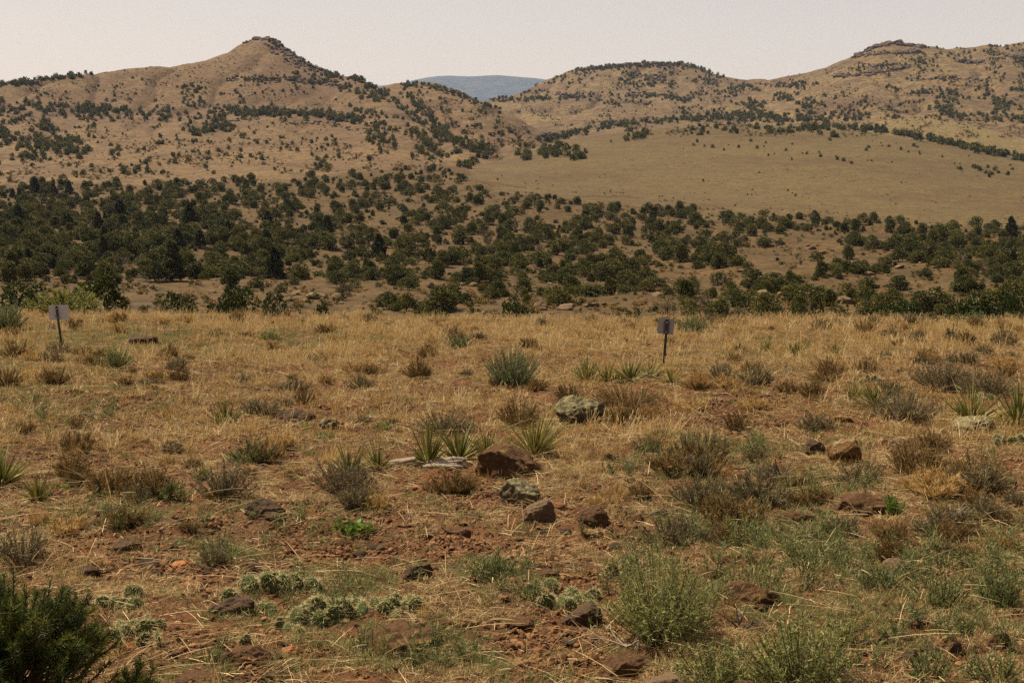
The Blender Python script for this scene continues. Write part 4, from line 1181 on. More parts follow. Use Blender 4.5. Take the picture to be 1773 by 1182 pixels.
SHRUBS = [
    (888, 672, 112, 78, 'sage', 'large bushy blue-green shrub standing alone in the golden grass'),
    (1152, 1132, 245, 175, 'rabbit', 'large feathery green shrub with upright stems beside the mottled slab'),
    (1400, 1222, 230, 165, 'rabbit', 'yellow-green feathery shrub in front of the dark dead twigs'),
    (1240, 1205, 140, 90, 'rabbit', 'low green shrub in front of the large feathery green shrub'),
    (195, 640, 64, 46, 'rabbit', 'loose green shrub on the short grass near the dark humped rock'),
    (6, 572, 74, 56, 'sage', 'round sage-green shrub at the terrace edge beside the white sign'),
    (1548, 896, 44, 50, 'green', 'small bright green ferny plant growing on the wide brown rock'),
    (1266, 945, 46, 66, 'forb', 'upright blue-green forb in dry grass'),
    (430, 806, 84, 46, 'sage', 'grey-green low shrub with yellowish tips above bare soil'),
    (1645, 680, 120, 66, 'grey', 'big grey-purple shrub spreading behind the yuccas'),
    (1720, 690, 100, 56, 'grey', 'grey shrub touching the big grey-purple one'),
    (1578, 735, 120, 66, 'grey', 'wide dark grey shrub in front of the yellow-leaved yucca'),
    (1540, 690, 60, 40, 'grey', 'small grey shrub between yucca and big grey shrub'),
    (1600, 828, 130, 66, 'brown', 'broad brown-tipped shrub behind the dry tussocks'),
    (1705, 846, 150, 62, 'brown', 'dark brown-grey brush mass below the flat pale slab'),
    (1500, 840, 80, 50, 'grey', 'thin grey twiggy shrub next to the ochre lichen rock'),
    (382, 868, 96, 68, 'grey', 'grey-brown twiggy shrub above the dark domed rock'),
    (590, 860, 110, 66, 'grey', 'silver-grey fine-twigged shrub beside the pale driftwood'),
    (235, 868, 84, 50, 'brown', 'low brown shrub at the edge of the gravel'),
    (25, 985, 120, 66, 'grey', 'grey-brown tangled shrub above the pinyon'),
    (725, 656, 66, 42, 'brown', 'round rust-brown shrub in the golden grass'),
    (525, 700, 38, 34, 'brown', 'small dark tussock beside golden stems'),
    (795, 606, 54, 34, 'sage', 'small grey-green shrub in the far golden grass'),
    (768, 758, 100, 52, 'grey', 'pale grey airy shrub behind the dark green yucca pair'),
    (1090, 710, 130, 42, 'brown', 'long low rust-brown shrub below the yuccas at the sign'),
    (985, 700, 60, 40, 'brown', 'dark-based brown shrub behind the lichen boulder'),
    (900, 742, 90, 56, 'brown', 'brown shrub behind the thin-leaved green yucca'),
    (1252, 660, 56, 34, 'grey', 'grey-purple low shrub next to the sign post'),
    (1200, 574, 56, 32, 'sage', 'dark green shrub just behind the sign panel'),
    (640, 652, 50, 24, 'brown', 'low brown tussock beside the round rust-brown shrub'),
    (1232, 782, 70, 28, 'grey', 'low grey shrub with a dark shadow on soil'),
    (1440, 648, 64, 30, 'brown', 'flat brown shrub before the far yuccas'),
    (1655, 592, 46, 28, 'grey', 'dark grey shrub near the terrace edge'),
    (1745, 600, 60, 36, 'grey', 'wide grey shrub near the terrace edge by the dark woods'),
    (1500, 650, 66, 30, 'brown', 'reddish-brown low shrub behind the yellow-leaved yucca'),
    (1690, 560, 60, 24, 'sage', 'low green-grey shrub on the terrace lip'),
    (1280, 750, 60, 40, 'brown', 'thin brown shrub on the red soil patch'),
    (205, 580, 28, 26, 'gold', 'golden round tussock behind the dark humped rock'),
    (345, 835, 40, 34, 'forb', 'small fresh green tuft beside the grey-brown twiggy shrub'),
    (870, 1005, 76, 44, 'forb', 'pale green low forb on the open red soil'),
    (1320, 1000, 70, 40, 'forb', 'blue-green forb clump above the mottled slab'),
    (1400, 985, 60, 50, 'forb', 'leafy green forb beside dry curled grass'),
    (1540, 1020, 90, 46, 'forb', 'spreading green forb among dry stems'),
    (1640, 1060, 110, 70, 'forb', 'tall blue-green forb patch near the upright red-brown rock'),
    (1745, 1060, 80, 80, 'forb', 'dense blue-green forb above the upright red-brown rock'),
    (1620, 1190, 120, 60, 'forb', 'green forb mat in front of the bare patch'),
    (1740, 1190, 90, 60, 'forb', 'tufted green forb next to the dark upright stone'),
    (1080, 1005, 60, 36, 'forb', 'short green forb beside the reddish stone'),
    (1470, 1130, 90, 60, 'rabbit', 'low yellow-green sprig beside the small domed brown rock'),
    (465, 590, 44, 22, 'rabbit', 'small green tussock on the short far grass'),
    (560, 765, 40, 24, 'rabbit', 'green-topped tussock in front of the long low rock'),
    (130, 745, 46, 28, 'brown', 'brown tussock on red soil beyond the large yucca fan'),
    (300, 870, 60, 40, 'forb', 'pale green upright weeds beside the low brown shrub'),
]
for i, (x, y, w, h, st, lab) in enumerate(SHRUBS):
    shrub(x, y, w, h, st, lab, 400 + i, 'forb' if st in ('forb', 'green') else 'shrub', 'plant' if st in ('forb', 'green') else 'shrub')

YUC = [
    (390, 738, 66, 54, 'solitary dark green yucca beside the long low dark rock', 80, .3, 1),
    (742, 806, 78, 88, 'dark green yucca beside the pale driftwood', 70, .35, 1),
    (795, 800, 90, 74, 'wide fan of stiff green yucca leaves next to the driftwood', 80, .3, 1),
    (842, 790, 60, 52, 'small yellow-streaked yucca behind the big rounded rock', 46, .9, 1),
    (925, 790, 104, 88, 'bushy thin-leaved green yucca next to the big rounded rock', 150, .2, .7),
    (603, 822, 84, 60, 'grey-green yucca behind the silver-grey shrub', 60, .3, .9),
    (655, 815, 74, 56, 'yellowish yucca next to the grey-green one', 60, .7, .8),
    (0, 842, 110, 70, 'large yucca fan beside the small dark stone', 90, .3, 1),
    (62, 870, 58, 54, 'small spiky yucca next to the large fan', 60, .3, 1),
    (1092, 662, 84, 46, 'yellow-green yucca clump beside the sign post', 90, .4, 1),
    (1050, 664, 56, 42, 'yucca at the left end of the clump by the sign', 60, .3, 1),
    (1125, 656, 52, 38, 'yucca touching the sign post on its left', 60, .4, 1),
    (1163, 664, 54, 36, 'low yucca right at the foot of the sign post', 54, .5, 1),
    (1015, 660, 66, 56, 'fine grassy green clump beside the yuccas by the sign', 120, .2, .6),
    (1327, 610, 40, 32, 'dark mid-sized yucca on the far grass, nearest the sign', 50, .3, 1),
    (1380, 618, 50, 38, 'largest yucca of the three on the far grass', 60, .4, 1),
    (1448, 614, 36, 26, 'smallest yellowish yucca of the three on the far grass', 40, .6, 1),
    (1400, 602, 28, 24, 'small yucca half hidden behind the largest far one', 40, .3, 1),
    (1515, 706, 90, 52, 'yellow-leaved yucca with dead straw skirt beside grey shrubs', 80, .9, 1),
    (1478, 694, 44, 40, 'green yucca beside the yellow-leaved one', 50, .2, .8),
    (1685, 738, 130, 74, 'broad golden-green yucca clump above the flat pale slab', 110, .6, 1),
    (1765, 742, 110, 92, 'tall green yucca next to the broad golden-green clump', 90, .3, 1),
]

# small alike tussocks of brown and grey brush on the terrace
KIN = {}
for st, mt in (('brown', 'brownshrub'), ('grey', 'greyshrub'), ('gold', 'gold')):
    for k in range(3):
        KIN[st, k] = dome_shrub(460 + k + len(st), 1.0, .62, 70, 44, .11, .013, mt, 'twig', .008, .5, .8, False, .2)
nt = 0
while nt < 300:
    x, y = r4.uniform(0, 1773), 556 + 420 * r4.random() ** 1.6
    P, s = spot(x, y)
    gold, green, bare = cover_at(np.array([P.x]), np.array([P.y]))
    if any(abs(x - q[0]) < q[2] * .55 + 14 and -q[3] < y - q[1] < 34 for q in ROCKS + YUC): continue
    right = smooth(850, 1300, x)
    if bare[0] > .5 and r4.random() < .8: continue
    if r4.random() > .45 + .55 * right: continue
    st = ['brown', 'brown', 'grey', 'gold'][r4.integers(4)] if x < 1150 else ['brown', 'grey', 'grey', 'gold', 'brown'][r4.integers(5)]
    W = .14 + .36 * r4.random() ** 1.4
    e = empty('tussock', (P.x, P.y, P.z - .01), r4.random() * 6.28); e.scale = (W, W, W * r4.uniform(.7, 1.1))
    fo, sm = KIN[st, int(r4.integers(3))]
    link('foliage', fo, e); link('stems', sm, e)
    ad = {'brown': 'rust-brown', 'grey': 'grey twiggy', 'gold': 'golden'}[st]; sz = 'knee-high' if W > .30 else 'small'
    pl = 'in the dense golden grass of the terrace lip' if P.y > 27 else 'in the thin dry grass of the terrace' if P.y > 16 else 'beside bare red soil and stones'
    tag(e, '%s %s tussock %s' % (sz, ad, pl), 'tussock', '%s %s tussocks %s' % (sz, ad, pl))
    nt += 1


# ------------------------------------------------------------------ yuccas
def yucca(x, y, w, h, label, seed, n=70, dry=.25, thin=1.0, name='yucca'):
    P, s = spot(x, y); r = np.random.default_rng(seed)
    W, H = w * s, h * s; px1 = s * 1.73
    g = Geo(); dd = Geo()
    amax = min(1.45, math.atan2(W / 2, H * .35))
    d = cone_dirs(n, r, .02, amax)
    L = np.minimum(H * 1.05 / np.maximum(d[:, 2], .25), W * .52 / np.maximum(np.hypot(d[:, 0], d[:, 1]), .2)) * r.uniform(.5, 1.05, n) * (1 + .18 * np.sin(np.arctan2(d[:, 1], d[:, 0]) * 2 + seed))
    b = np.stack([d[:, 0] * .03, d[:, 1] * .03, np.full(n, .0)], -1)
    lw = max(.011, .75 * px1) * thin
    blades(g, b, d, L, lw * r.uniform(.8, 1.2, n), r.uniform(.02, .22, n), 3, 0, np.clip(.1 + .75 * r.random(n), 0, 1), [.6, 1, .75, .08], r=r)
    m = max(8, int(n * dry))
    d2 = cone_dirs(m, r, .8, 1.6)
    blades(dd, np.stack([d2[:, 0] * .03, d2[:, 1] * .03, np.full(m, .01)], -1), d2, W * .5 * r.uniform(.6, 1.05, m), lw * .8, .22, 3, 0, None, [.7, 1, .7, .1], r=r)
    e = empty(name, (P.x, P.y + .04, P.z), 0)
    link('leaves', g.mesh('leaves', [M['yucca']]), e)
    link('dead_leaves', dd.mesh('dead_leaves', [M['yuccadry']]), e)
    tag(e, label, 'yucca')
    return e, P, s


for i, (x, y, w, h, lab, n, dry, thin) in enumerate(YUC):
    e, P, s = yucca(x, y, w * 1.1, h * .95, lab, 500 + i, int(n * 1.6), dry * 1.2 + .15, thin)
    if i in (19, 20, 21):               # dry flower stalks of last year
        rr = np.random.default_rng(i); g = Geo()
        pts, _ = wander((0, 0, 0), (rr.normal() * .15, 0, 1), .55 + .15 * i / 20, 5, .05, rr)
        tube(g, pts, np.linspace(.007, .004, 6), 5)
        link('flower_stalk', g.mesh('flower_stalk', [M['yuccadry']]), e)


# ------------------------------------------------------------------ prickly pears
def pad_mesh(seed):
    r = np.random.default_rng(seed); v, f = ICO[3]; v = v.copy()
    z = v[:, 2]
    wd = .50 * (1 - .18 * (z < 0) * (-z))            # narrower towards its foot
    V = np.stack([v[:, 0] * wd, v[:, 1] * .13, .5 + z * .55], -1)
    V[:, 1] += .03 * np.sin(V[:, 0] * 7 + seed)
    # dimpled areoles
    V *= 1 + .012 * np.sin(V[:, [0]] * 28) * np.sin(V[:, [2]] * 28)
    sp = Geo(); n = 170
    k = r.integers(0, len(V), n); b = V[k]; nn = nrm(np.stack([v[k, 0] * .6, v[k, 1] * 2.2, v[k, 2] * .6], -1))
    for q in range(2):
        blades(sp, b, nn + r.normal(size=b.shape) * .55, .22 * (.5 + r.random(n)), .018, .12, 1, 0, None, [1, .25], r=r)
    return np_mesh('pad', V, f, [M['cactus']], True), sp.mesh('spines', [M['spine']])


PADS = [pad_mesh(550 + k) for k in range(4)]


def prickly_pear(x, y, w, n, label, seed, size=30, spread_y=.10):
    P, s = spot(x, y); r = np.random.default_rng(seed)
    e = empty('prickly_pear', (P.x, P.y, P.z), 0)
    n = n + 3 if n > 3 else n
    for k in range(n):
        X = (k / max(1, n - 1) - .5) * w * s + r.normal() * .02; Yo = r.uniform(-spread_y, spread_y)
        z = float(terrace_z(P.x + X, P.y + Yo)) - float(terrace_z(P.x, P.y)) - .015
        me, sp = PADS[r.integers(4)]
        pd = link('pad', me, e, (X, Yo, z)); q = size * s * 1.15 * r.uniform(.75, 1.15)
        pd.scale = (q, q, q * r.uniform(.85, 1.1)); pd.rotation_euler = (r.uniform(-.5, .3), r.normal() * .3, r.normal() * .7)
        link('spines', sp, pd)
    tag(e, label, 'cactus')


prickly_pear(462, 1022, 74, 7, 'spiny prickly pear row on the gravel above the dark brown rock', 1, 27)
prickly_pear(520, 1022, 70, 7, 'prickly pear with golden-rimmed pads at the end of the upper row', 2, 28)
prickly_pear(545, 1072, 60, 5, 'prickly pear with one large round pad in front', 3, 31)
prickly_pear(595, 1058, 90, 8, 'prickly pear with pale-spined pads above the large round pad', 4, 27)
prickly_pear(690, 1060, 60, 5, 'yellowish-spined prickly pear at the edge of the large flat slab', 5, 27)
prickly_pear(495, 1092, 40, 3, 'two or three low cactus pads beneath the larger cluster', 6, 22)
prickly_pear(433, 1116, 22, 1, 'lone round cactus pad near the half-buried slab', 7, 27, .01)
prickly_pear(440, 1060, 60, 6, 'hairy-spined cactus clump next to the dark brown rock', 8, 27)
prickly_pear(990, 1058, 84, 8, 'green prickly pear with bright spines beside the large feathery shrub', 9, 27)
prickly_pear(938, 1025, 26, 2, 'single pair of dark green cactus pads on red soil', 10, 25, .02)
prickly_pear(205, 1050, 80, 7, 'half-shaded prickly pear next to the pinyon needles', 11, 25)
prickly_pear(235, 1100, 84, 9, 'straw-covered spiny prickly pear beside the pinyon', 12, 27)
prickly_pear(1700, 690, 40, 4, 'pale cactus clump behind the broad golden-green yucca', 13, 12)
prickly_pear(1500, 664, 40, 5, 'small pale cactus clump on the far slope', 14, 10)
prickly_pear(1755, 770, 50, 6, 'pale cactus clump in front of the tall green yucca', 15, 16)


# ------------------------------------------------------------------ broad-leaved plants
def leaf_mesh(seed):
    r = np.random.default_rng(seed); n = 7
    t = np.linspace(0, 1, n); wd = .34 * np.sin(np.pi * np.clip(t, .04, .97)) ** .8
    V = []
    for i, q in enumerate(t):
        z = .25 * math.sin(q * 2.0); x = q
        V += [(x, -wd[i], z + .10 * wd[i] / .34 + .03 * math.sin(q * 14)), (x, 0, z - .02), (x, wd[i], z + .10 * wd[i] / .34 + .03 * math.cos(q * 14))]
    F = []
    for i in range(n - 1):
        a = i * 3; F += [(a, a + 1, a + 4, a + 3), (a + 1, a + 2, a + 5, a + 4)]
    return np_mesh('leaf', np.array(V), np.array(F), [M['broadleaf']], True, {'tint': np.full(len(V), r.random())})


LEAF = [leaf_mesh(k) for k in range(5)]


def broad_plant(x, y, w, h, n, label, seed):
    P, s = spot(x, y); r = np.random.default_rng(seed)
    e = empty('leafy_plant', (P.x, P.y, P.z))
    for k in range(n):
        a = r.random() * 6.283; q = math.sqrt(r.random())
        o = link('leaf', LEAF[r.integers(5)], e, (q * w * s * .42 * math.cos(a), q * w * s * .30 * math.sin(a), r.uniform(0, .45) * h * s))
        L = r.uniform(.13, .22) * w * s if n > 12 else r.uniform(.18, .30) * w * s
        o.scale = (L, L, L); o.rotation_euler = (r.normal() * .3, -r.uniform(.2, 1.2), a + r.normal() * .5)
    tag(e, label, 'plant')


broad_plant(614, 928, 80, 36, 64, 'bright green broad-leaved plant alone on the red soil', 1)
broad_plant(665, 744, 42, 18, 20, 'bright green leafy rosette behind the yellowish yucca', 2)
broad_plant(640, 720, 26, 14, 16, 'tiny green rosette near the small pale-tipped rock', 3)
broad_plant(105, 848, 40, 16, 20, 'dark green leafy patch next to the small spiky yucca', 4)
broad_plant(528, 745, 40, 16, 18, 'green leafy tuft in front of the long low rock', 5)


# ------------------------------------------------------------------ pinyon in the near corner
def pinyon(x, Y, w, h, label, seed, n_br=150):
    r = np.random.default_rng(seed)
    X = (x - CX) / F_PX * Y; z = float(terrace_z(X, Y))
    e = empty('pinyon_pine', (X, Y, z)); tr = Geo(); nd = Geo()
    pts, _ = wander((0, 0, -.05), (0, 0, 1), h * .75, 6, .08, r); tube(tr, pts, np.linspace(.022, .008, 7), 6)
    for k in range(n_br):
        rho = math.sqrt(r.random()); a = r.random() * 6.283
        end = np.array([rho * math.cos(a) * w / 2, rho * math.sin(a) * w / 2, h * (.25 + .75 * math.sqrt(max(0, 1 - .8 * rho * rho)) * r.uniform(.55, 1))])
        b = pts[r.integers(1, 7)] * np.array([1, 1, .8])
        ctrl = (b + end) / 2 - np.array([0, 0, .10 * h])
        t = np.linspace(0, 1, 7)[:, None]; path = (1 - t) ** 2 * b + 2 * t * (1 - t) * ctrl + t * t * end
        tube(tr, path, np.linspace(.006, .0025, 7), 4)
        m = 150; q = .62 + .38 * r.random(m) ** .8; q = q[:, None]
        p = (1 - q) ** 2 * b + 2 * q * (1 - q) * ctrl + q * q * end
        ax = nrm(end - ctrl)
        d = ax * .55 + nrm(r.normal(size=(m, 3))) * .75 + np.array([0, 0, .2])
        blades(nd, p, d, .036 * r.uniform(.7, 1.25, m), .0030, .04, 1, 0, np.clip(r.random() ** 1.5 * .8 + r.random(m) * .3, 0, 1), [1, .4], r=r)
    link('needles', nd.mesh('needles', [M['needle']]), e); link('branches', tr.mesh('branches', [M['bark']]), e)
    tag(e, label, 'tree')


pinyon(-4, 5.25, .80, .72, 'young pinyon pine with dense dark green needles beside the cactus', 1, 250)
pinyon(215, 5.35, .20, .38, 'small pinyon seedling next to the larger young pinyon', 2, 22)


# ------------------------------------------------------------------ dead wood
def dead_branch(x, y, w, h, label, seed, mat='deadwood', n=9, rad=.010, flat=.3, name='dead_branch', cat='branch'):
    P, s = spot(x, y); r = np.random.default_rng(seed); g = Geo()
    W, H = w * s, h * s
    for k in range(n):
        a = r.random() * 6.283
        el = flat * r.random() * 1.6
        d = (math.cos(a), math.sin(a) * .6, el)
        pts, dd = wander((r.normal() * .01, r.normal() * .01, .005), d, W * r.uniform(.35, .62), 6, .16, r)
        pts[:, 2] = np.clip(pts[:, 2], .0, H)
        tube(g, pts, np.linspace(rad, rad * .35, 7), 5)
        for q in range(3):
            tp, _ = wander(pts[r.integers(2, 6)], dd + r.normal(size=3) * .7, W * .18, 3, .2, r)
            tube(g, tp, np.linspace(rad * .4, rad * .15, 4), 4)
    o = link(name, g.mesh(name, [M[mat]]), loc=P)
    tag(o, label, cat)


dead_branch(1355, 832, 80, 50, 'black twisted dead shrub skeleton on the dry slope', 1, 'darkwood', 10, .009, .8)
dead_branch(1648, 915, 100, 60, 'tangled grey dead wood and roots next to the bright green ferny plant', 2, 'deadwood', 14, .007, .8)
dead_branch(1285, 1090, 90, 40, 'dark dead twigs at the right foot of the large feathery shrub', 3, 'darkwood', 8, .006, .7)
dead_branch(1120, 888, 70, 14, 'pale bent stick lying next to the rough dark brown rock', 4, 'deadwood', 2, .006, .15)
dead_branch(1085, 1120, 150, 26, 'long pale dry stems at the left foot of the large feathery shrub', 5, 'deadwood', 5, .005, .3)
dead_branch(1440, 1188, 110, 40, 'bleached twigs among the yellow-green feathery shrub', 6, 'deadwood', 6, .005, .5)
dead_branch(1570, 770, 70, 26, 'grey twigs fallen below the wide dark grey shrub', 7, 'deadwood', 6, .006, .3)
dead_branch(620, 865, 40, 34, 'dark upright dead twigs in the silver-grey shrub', 8, 'darkwood', 5, .006, 1.4)
dead_branch(130, 905, 50, 30, 'charred dark stub on gravel below the small spiky yucca', 9, 'darkwood', 6, .010, .6)
for i, (x, y, w, lab) in enumerate([(712, 808, 66, 'weathered pale driftwood log beside the dark green yucca'), (775, 812, 74, 'pale ridged driftwood log below the fan yucca')]):
    P, s = spot(x, y); r = np.random.default_rng(570 + i); g = Geo(); W = w * s
    for k in range(7):
        pts, _ = wander((-W / 2 + r.normal() * .02, r.normal() * .035, .02 + .03 * r.random()), (1, r.normal() * .12, .05), W * r.uniform(.7, 1), 8, .06, r)
        pts[:, 2] = np.clip(pts[:, 2], .012, .085)
        tube(g, pts, np.array([.012, .02, .024, .026, .026, .024, .022, .018, .008]) * r.uniform(.7, 1.2), 6)
    o = link('driftwood', g.mesh('driftwood', [M['deadwood']], True), loc=P); tag(o, lab, 'wood')


# ------------------------------------------------------------------ signs seen from behind
def box(g, c, sz, m=0):
    c = np.array(c); a = np.array(sz) / 2
    v = np.array([(i, j, k) for i in (-1, 1) for j in (-1, 1) for k in (-1, 1)]) * a + c
    g.add(v, np.array([(0, 1, 3, 2), (4, 6, 7, 5), (0, 4, 5, 1), (2, 3, 7, 6), (0, 2, 6, 4), (1, 5, 7, 3)]), .5, m)


def plate(g, w, h, t, rad, c):
    """thin sheet with rounded corners, standing in the x-z plane"""
    pts = []
    for sx, sz, a0 in ((1, 1, 0), (-1, 1, 90), (-1, -1, 180), (1, -1, 270)):
        for q in range(4):
            a = math.radians(a0 + 30 * q); pts.append((sx * (w / 2 - rad) + rad * math.cos(a), sz * (h / 2 - rad) + rad * math.sin(a)))
    n = len(pts)
    v = [(x, -t / 2, z) for x, z in pts] + [(x, t / 2, z) for x, z in pts] + [(0, -t / 2, 0), (0, t / 2, 0)]
    f4 = [(i, (i + 1) % n, n + (i + 1) % n, n + i) for i in range(n)]
    f3 = [(2 * n, (i + 1) % n, i) for i in range(n)] + [(2 * n + 1, n + i, n + (i + 1) % n) for i in range(n)]
    g.add(np.array(v) + np.array(c), np.array(f4)); g.v.append(np.zeros((0, 3))); g.t.append(np.zeros(0))
    g.f3.append(np.array(f3) + g.n - len(v)); g.m3.append(np.zeros(len(f3), int))


M['signback'] = plain_mat('sign_back_metal', (0.42, 0.39, 0.37), .55, .10, 18, .4)  # paler base colour carries the glancing light on the leaning sign's panel
M['signback_shaded'] = plain_mat('sign_back_shaded', (0.25, 0.225, 0.21), .6, .12, 18, .4)  # same kind of panel back, its shade put into a darker base colour
M['post'] = plain_mat('post_steel', (0.030, 0.024, 0.022), .6, .3, 30, .3)
M['stain'] = plain_mat('mounting_plate', (0.12, 0.105, 0.10), .6, .2, 30, .3)


def sign(x, y, top, pw, ph, lean, yaw, roll, off, mat, label, plate_back):
    P, s = spot(x, y)
    H = (y - top) * s
    e = empty('sign', P, yaw); e.rotation_euler = (0, lean, yaw)
    g = Geo(); w = .038
    box(g, (0, 0, H / 2 - .12), (w, .006, H + .24)); box(g, (0, .017, H / 2 - .12), (.006, .028, H + .24))
    link('post', g.mesh('post', [M['post']]), e)
    W, Hh = pw * s, ph * s
    g = Geo(); plate(g, W, Hh, .004, .012, (0, 0, 0))
    pn = link('panel', g.mesh('panel', [M[mat]]), e, (off * s, .036, H - Hh / 2 + .01)); pn.rotation_euler = (0, roll, 0)
    for k, zz in enumerate((.30, -.30)):
        v, f = ICO[2]; b = link('bolt', np_mesh('bolt', v * np.array([.009, .006, .009]), f, [M['signback']], True), e, (0, -.005, H - Hh / 2 + zz * Hh))
    if plate_back:
        g = Geo(); plate(g, .095, Hh * .82, .004, .03, (0, 0, 0)); link('mounting_plate', g.mesh('mounting_plate', [M['stain']]), e, (0, .030, H - Hh / 2))
    else:
        for dx, dz in ((-.055, -.05), (-.15, .02)):
            g = Geo(); pts = np.array([(0, 0, .02), (.004, -.004, 0), (.012, -.004, -.012), (.022, 0, -.014)]); tube(g, pts, .003, 4)
            link('wire_clip', g.mesh('wire_clip', [M['post']]), e, (dx, .030, H - Hh / 2 + dz))
    tag(e, label, 'sign')


sign(108, 605, 529, 33.5, 25.5, -.10, .10, .07, 2, 'signback', 'pale grey sign panel, seen from behind, on a leaning dark post in short green grass', False)
sign(1149, 635, 552, 28, 27.5, .062, -.08, .03, -1, 'signback_shaded', 'grey sign panel in a darker shaded tone, seen from behind, on a dark post beside yuccas', True)

# ------------------------------------------------------------------ larger trees and shrubs just beyond the terrace lip
RIMT = [
    (178, 536, 92, 66, 0, 43, 'leafy dark green tree beyond the terrace lip, next to the yellow-green shrub'),
    (60, 532, 100, 50, 1, 43, 'dark green thicket beyond the lip behind the leaning sign'),
    (392, 542, 78, 52, 1, 43, 'wide green bush beyond the lip with a grassy foot'),
    (320, 538, 60, 36, 2, 43, 'lower green bush joined to the wide bush beyond the lip'),
    (478, 538, 46, 36, 2, 43, 'small rounded green bush beyond the lip by bare stalks'),
    (560, 548, 34, 30, 0, 43, 'little green bush beside pale stones beyond the lip'),
    (745, 552, 66, 26, 1, 43, 'flat bright green bush peeking over the golden grass'),
    (862, 560, 88, 44, 1, 43, 'broad bright green bush peeking over the lip near the blue-green shrub'),
    (648, 556, 24, 26, 0, 43, 'tiny pointed green sapling over the golden grass'),
    (1590, 566, 110, 46, 1, 43, 'wide leafy thicket beyond the lip on the shady side'),
    (1690, 566, 110, 62, 0, 43, 'tall leafy green tree beyond the lip near the dark woods'),
    (1520, 566, 60, 40, 0, 43, 'rounded leafy green tree beside the wide thicket'),
    (1765, 560, 80, 56, 2, 43, 'dense leafy bush at the end of the thicket'),
    (1370, 562, 60, 34, 2, 43, 'low bright green bush beside the grey bare tree'),
]
for i, (x, y, w, h, k, Y, lab) in enumerate(RIMT):
    p = px_point(x, y, Y); z = drop(p[0], p[1])
    s = Y / F_PX
    H = (p[2] - z) + h * s
    put_tree('rim_tree' if h > 48 else 'rim_bush', RIM[k], (p[0], p[1], z - .1), w * s * 1.15, max(H * 1.05, .5), i * 1.3, lab, 'tree' if h > 48 else 'bush')
for i, (x, y, w, h, Y, lab) in enumerate([(1300, 560, 80, 60, 44, 'grey bare twiggy tree just beyond the lip next to the sign'), (1432, 566, 110, 66, 44, 'wide grey bare tree beyond the lip above golden grass'), (1200, 556, 70, 50, 44, 'thin bare tree beyond the lip behind the sign')]):
    p = px_point(x, y, Y); z = drop(p[0], p[1]); s = Y / F_PX
    put_tree('bare_tree', BARE_T[i % 2], (p[0], p[1], z - .05), w * s * 1.1, (p[2] - z) + h * s, i, lab)
# the yellow-green shrub behind the leaning sign stands on the lip
P, s = spot(112, 536)
fo, st = dome_shrub(599, 118 * s, 50 * s, 110, 44, .09, .024, 'yellowgreen', 'twig', .008, .5, .6)
e = empty('shrub', P); link('foliage', fo, e); link('stems', st, e); tag(e, 'large yellow-green flowering shrub on the lip behind the leaning sign', 'shrub')
dead_branch(500, 548, 60, 46, 'bare dry stalks standing on the terrace lip', 12, 'darkwood', 8, .008, 2.5)


# ------------------------------------------------------------------ grass, litter and gravel of the terrace
def tuft(seed, n, L0, L1, W, spread, droop, mat, rad=.04, segs=2, heads=0):
    r = np.random.default_rng(seed); g = Geo()
    d = cone_dirs(n, r, .02, spread); a = r.random(n) * 6.283; q = rad * np.sqrt(r.random(n))
    b = np.stack([q * np.cos(a), q * np.sin(a), np.full(n, -.008)], -1)
    L = r.uniform(L0, L1, n)
    blades(g, b, d, L, W, droop * (0.4 + 1.2 * r.random(n)), segs, 0, np.clip(r.random() * .35 + r.random(n) * .65, 0, 1), None, r=r)
    if heads:
        d = cone_dirs(heads, r, .02, spread * .7); b = b[:heads]; L = r.uniform(L1, L1 * 1.5, heads)
        blades(g, b, d, L, W * .7, .08, 2, 0, .8, [1, .8, .7], r=r)
        e = b + d * L[:, None]; e[:, 2] -= .08 * L
        blades(g, e - d * .02, d, .05, W * 2.2, .1, 1, 0, .9, [.6, .3], r=r)
    return g.mesh('tuft', [M[mat]])


def straw_bits(seed, n, L0, L1, W, mat='straw', rad=.10):
    r = np.random.default_rng(seed); g = Geo()
    a = r.random(n) * 6.283
    d = np.stack([np.cos(a), np.sin(a), r.uniform(-.02, .18, n)], -1)
    b = np.stack([r.normal(size=n) * rad, r.normal(size=n) * rad, r.uniform(.004, .03, n)], -1)
    blades(g, b, d, r.uniform(L0, L1, n), W, .12, 3, 0, None, [.8, 1, 1, .5], r=r)
    return g.mesh('straw', [M[mat]])


def terrace_points(n, weight, ymin=4.6, ymax=None, power=.62, seed=1):
    """random points on the terrace inside the view, denser near the camera, thinned by a weight function"""
    r = np.random.default_rng(seed); out = []; side = []
    while sum(len(o) for o in out) < n:
        m = 60000
        Y = ymin + ((ymax or 38.5) - ymin) * r.random(m) ** (1 / (2 * power))
        half = .385 * Y + .8
        X = (r.random(m) * 2 - 1) * half
        # the same cover goes on to both sides of what the camera sees
        Xs = np.sign(r.random(m) - .5) * (half + 3.0 * r.random(m))
        for XX, keep, lst in ((X, np.ones(m), out), (Xs, 3.0 / half, side)):
            ok = (Y < lip_Y(XX) + 1.5) & (r.random(m) < keep)
            Xk, Yk = XX[ok], Y[ok]
            g_, gr_, ba_ = cover_at(Xk, Yk)
            k = r.random(len(Xk)) < weight(g_, gr_, ba_, Xk, Yk)
            lst.append(np.stack([Xk[k], Yk[k]], -1))
    core = np.concatenate(out); frac = n / len(core)
    sd = np.concatenate(side); P = np.concatenate([core[:n], sd[:int(len(sd) * frac)]])
    return np.concatenate([P, terrace_z(P[:, 0], P[:, 1])[:, None]], 1), r


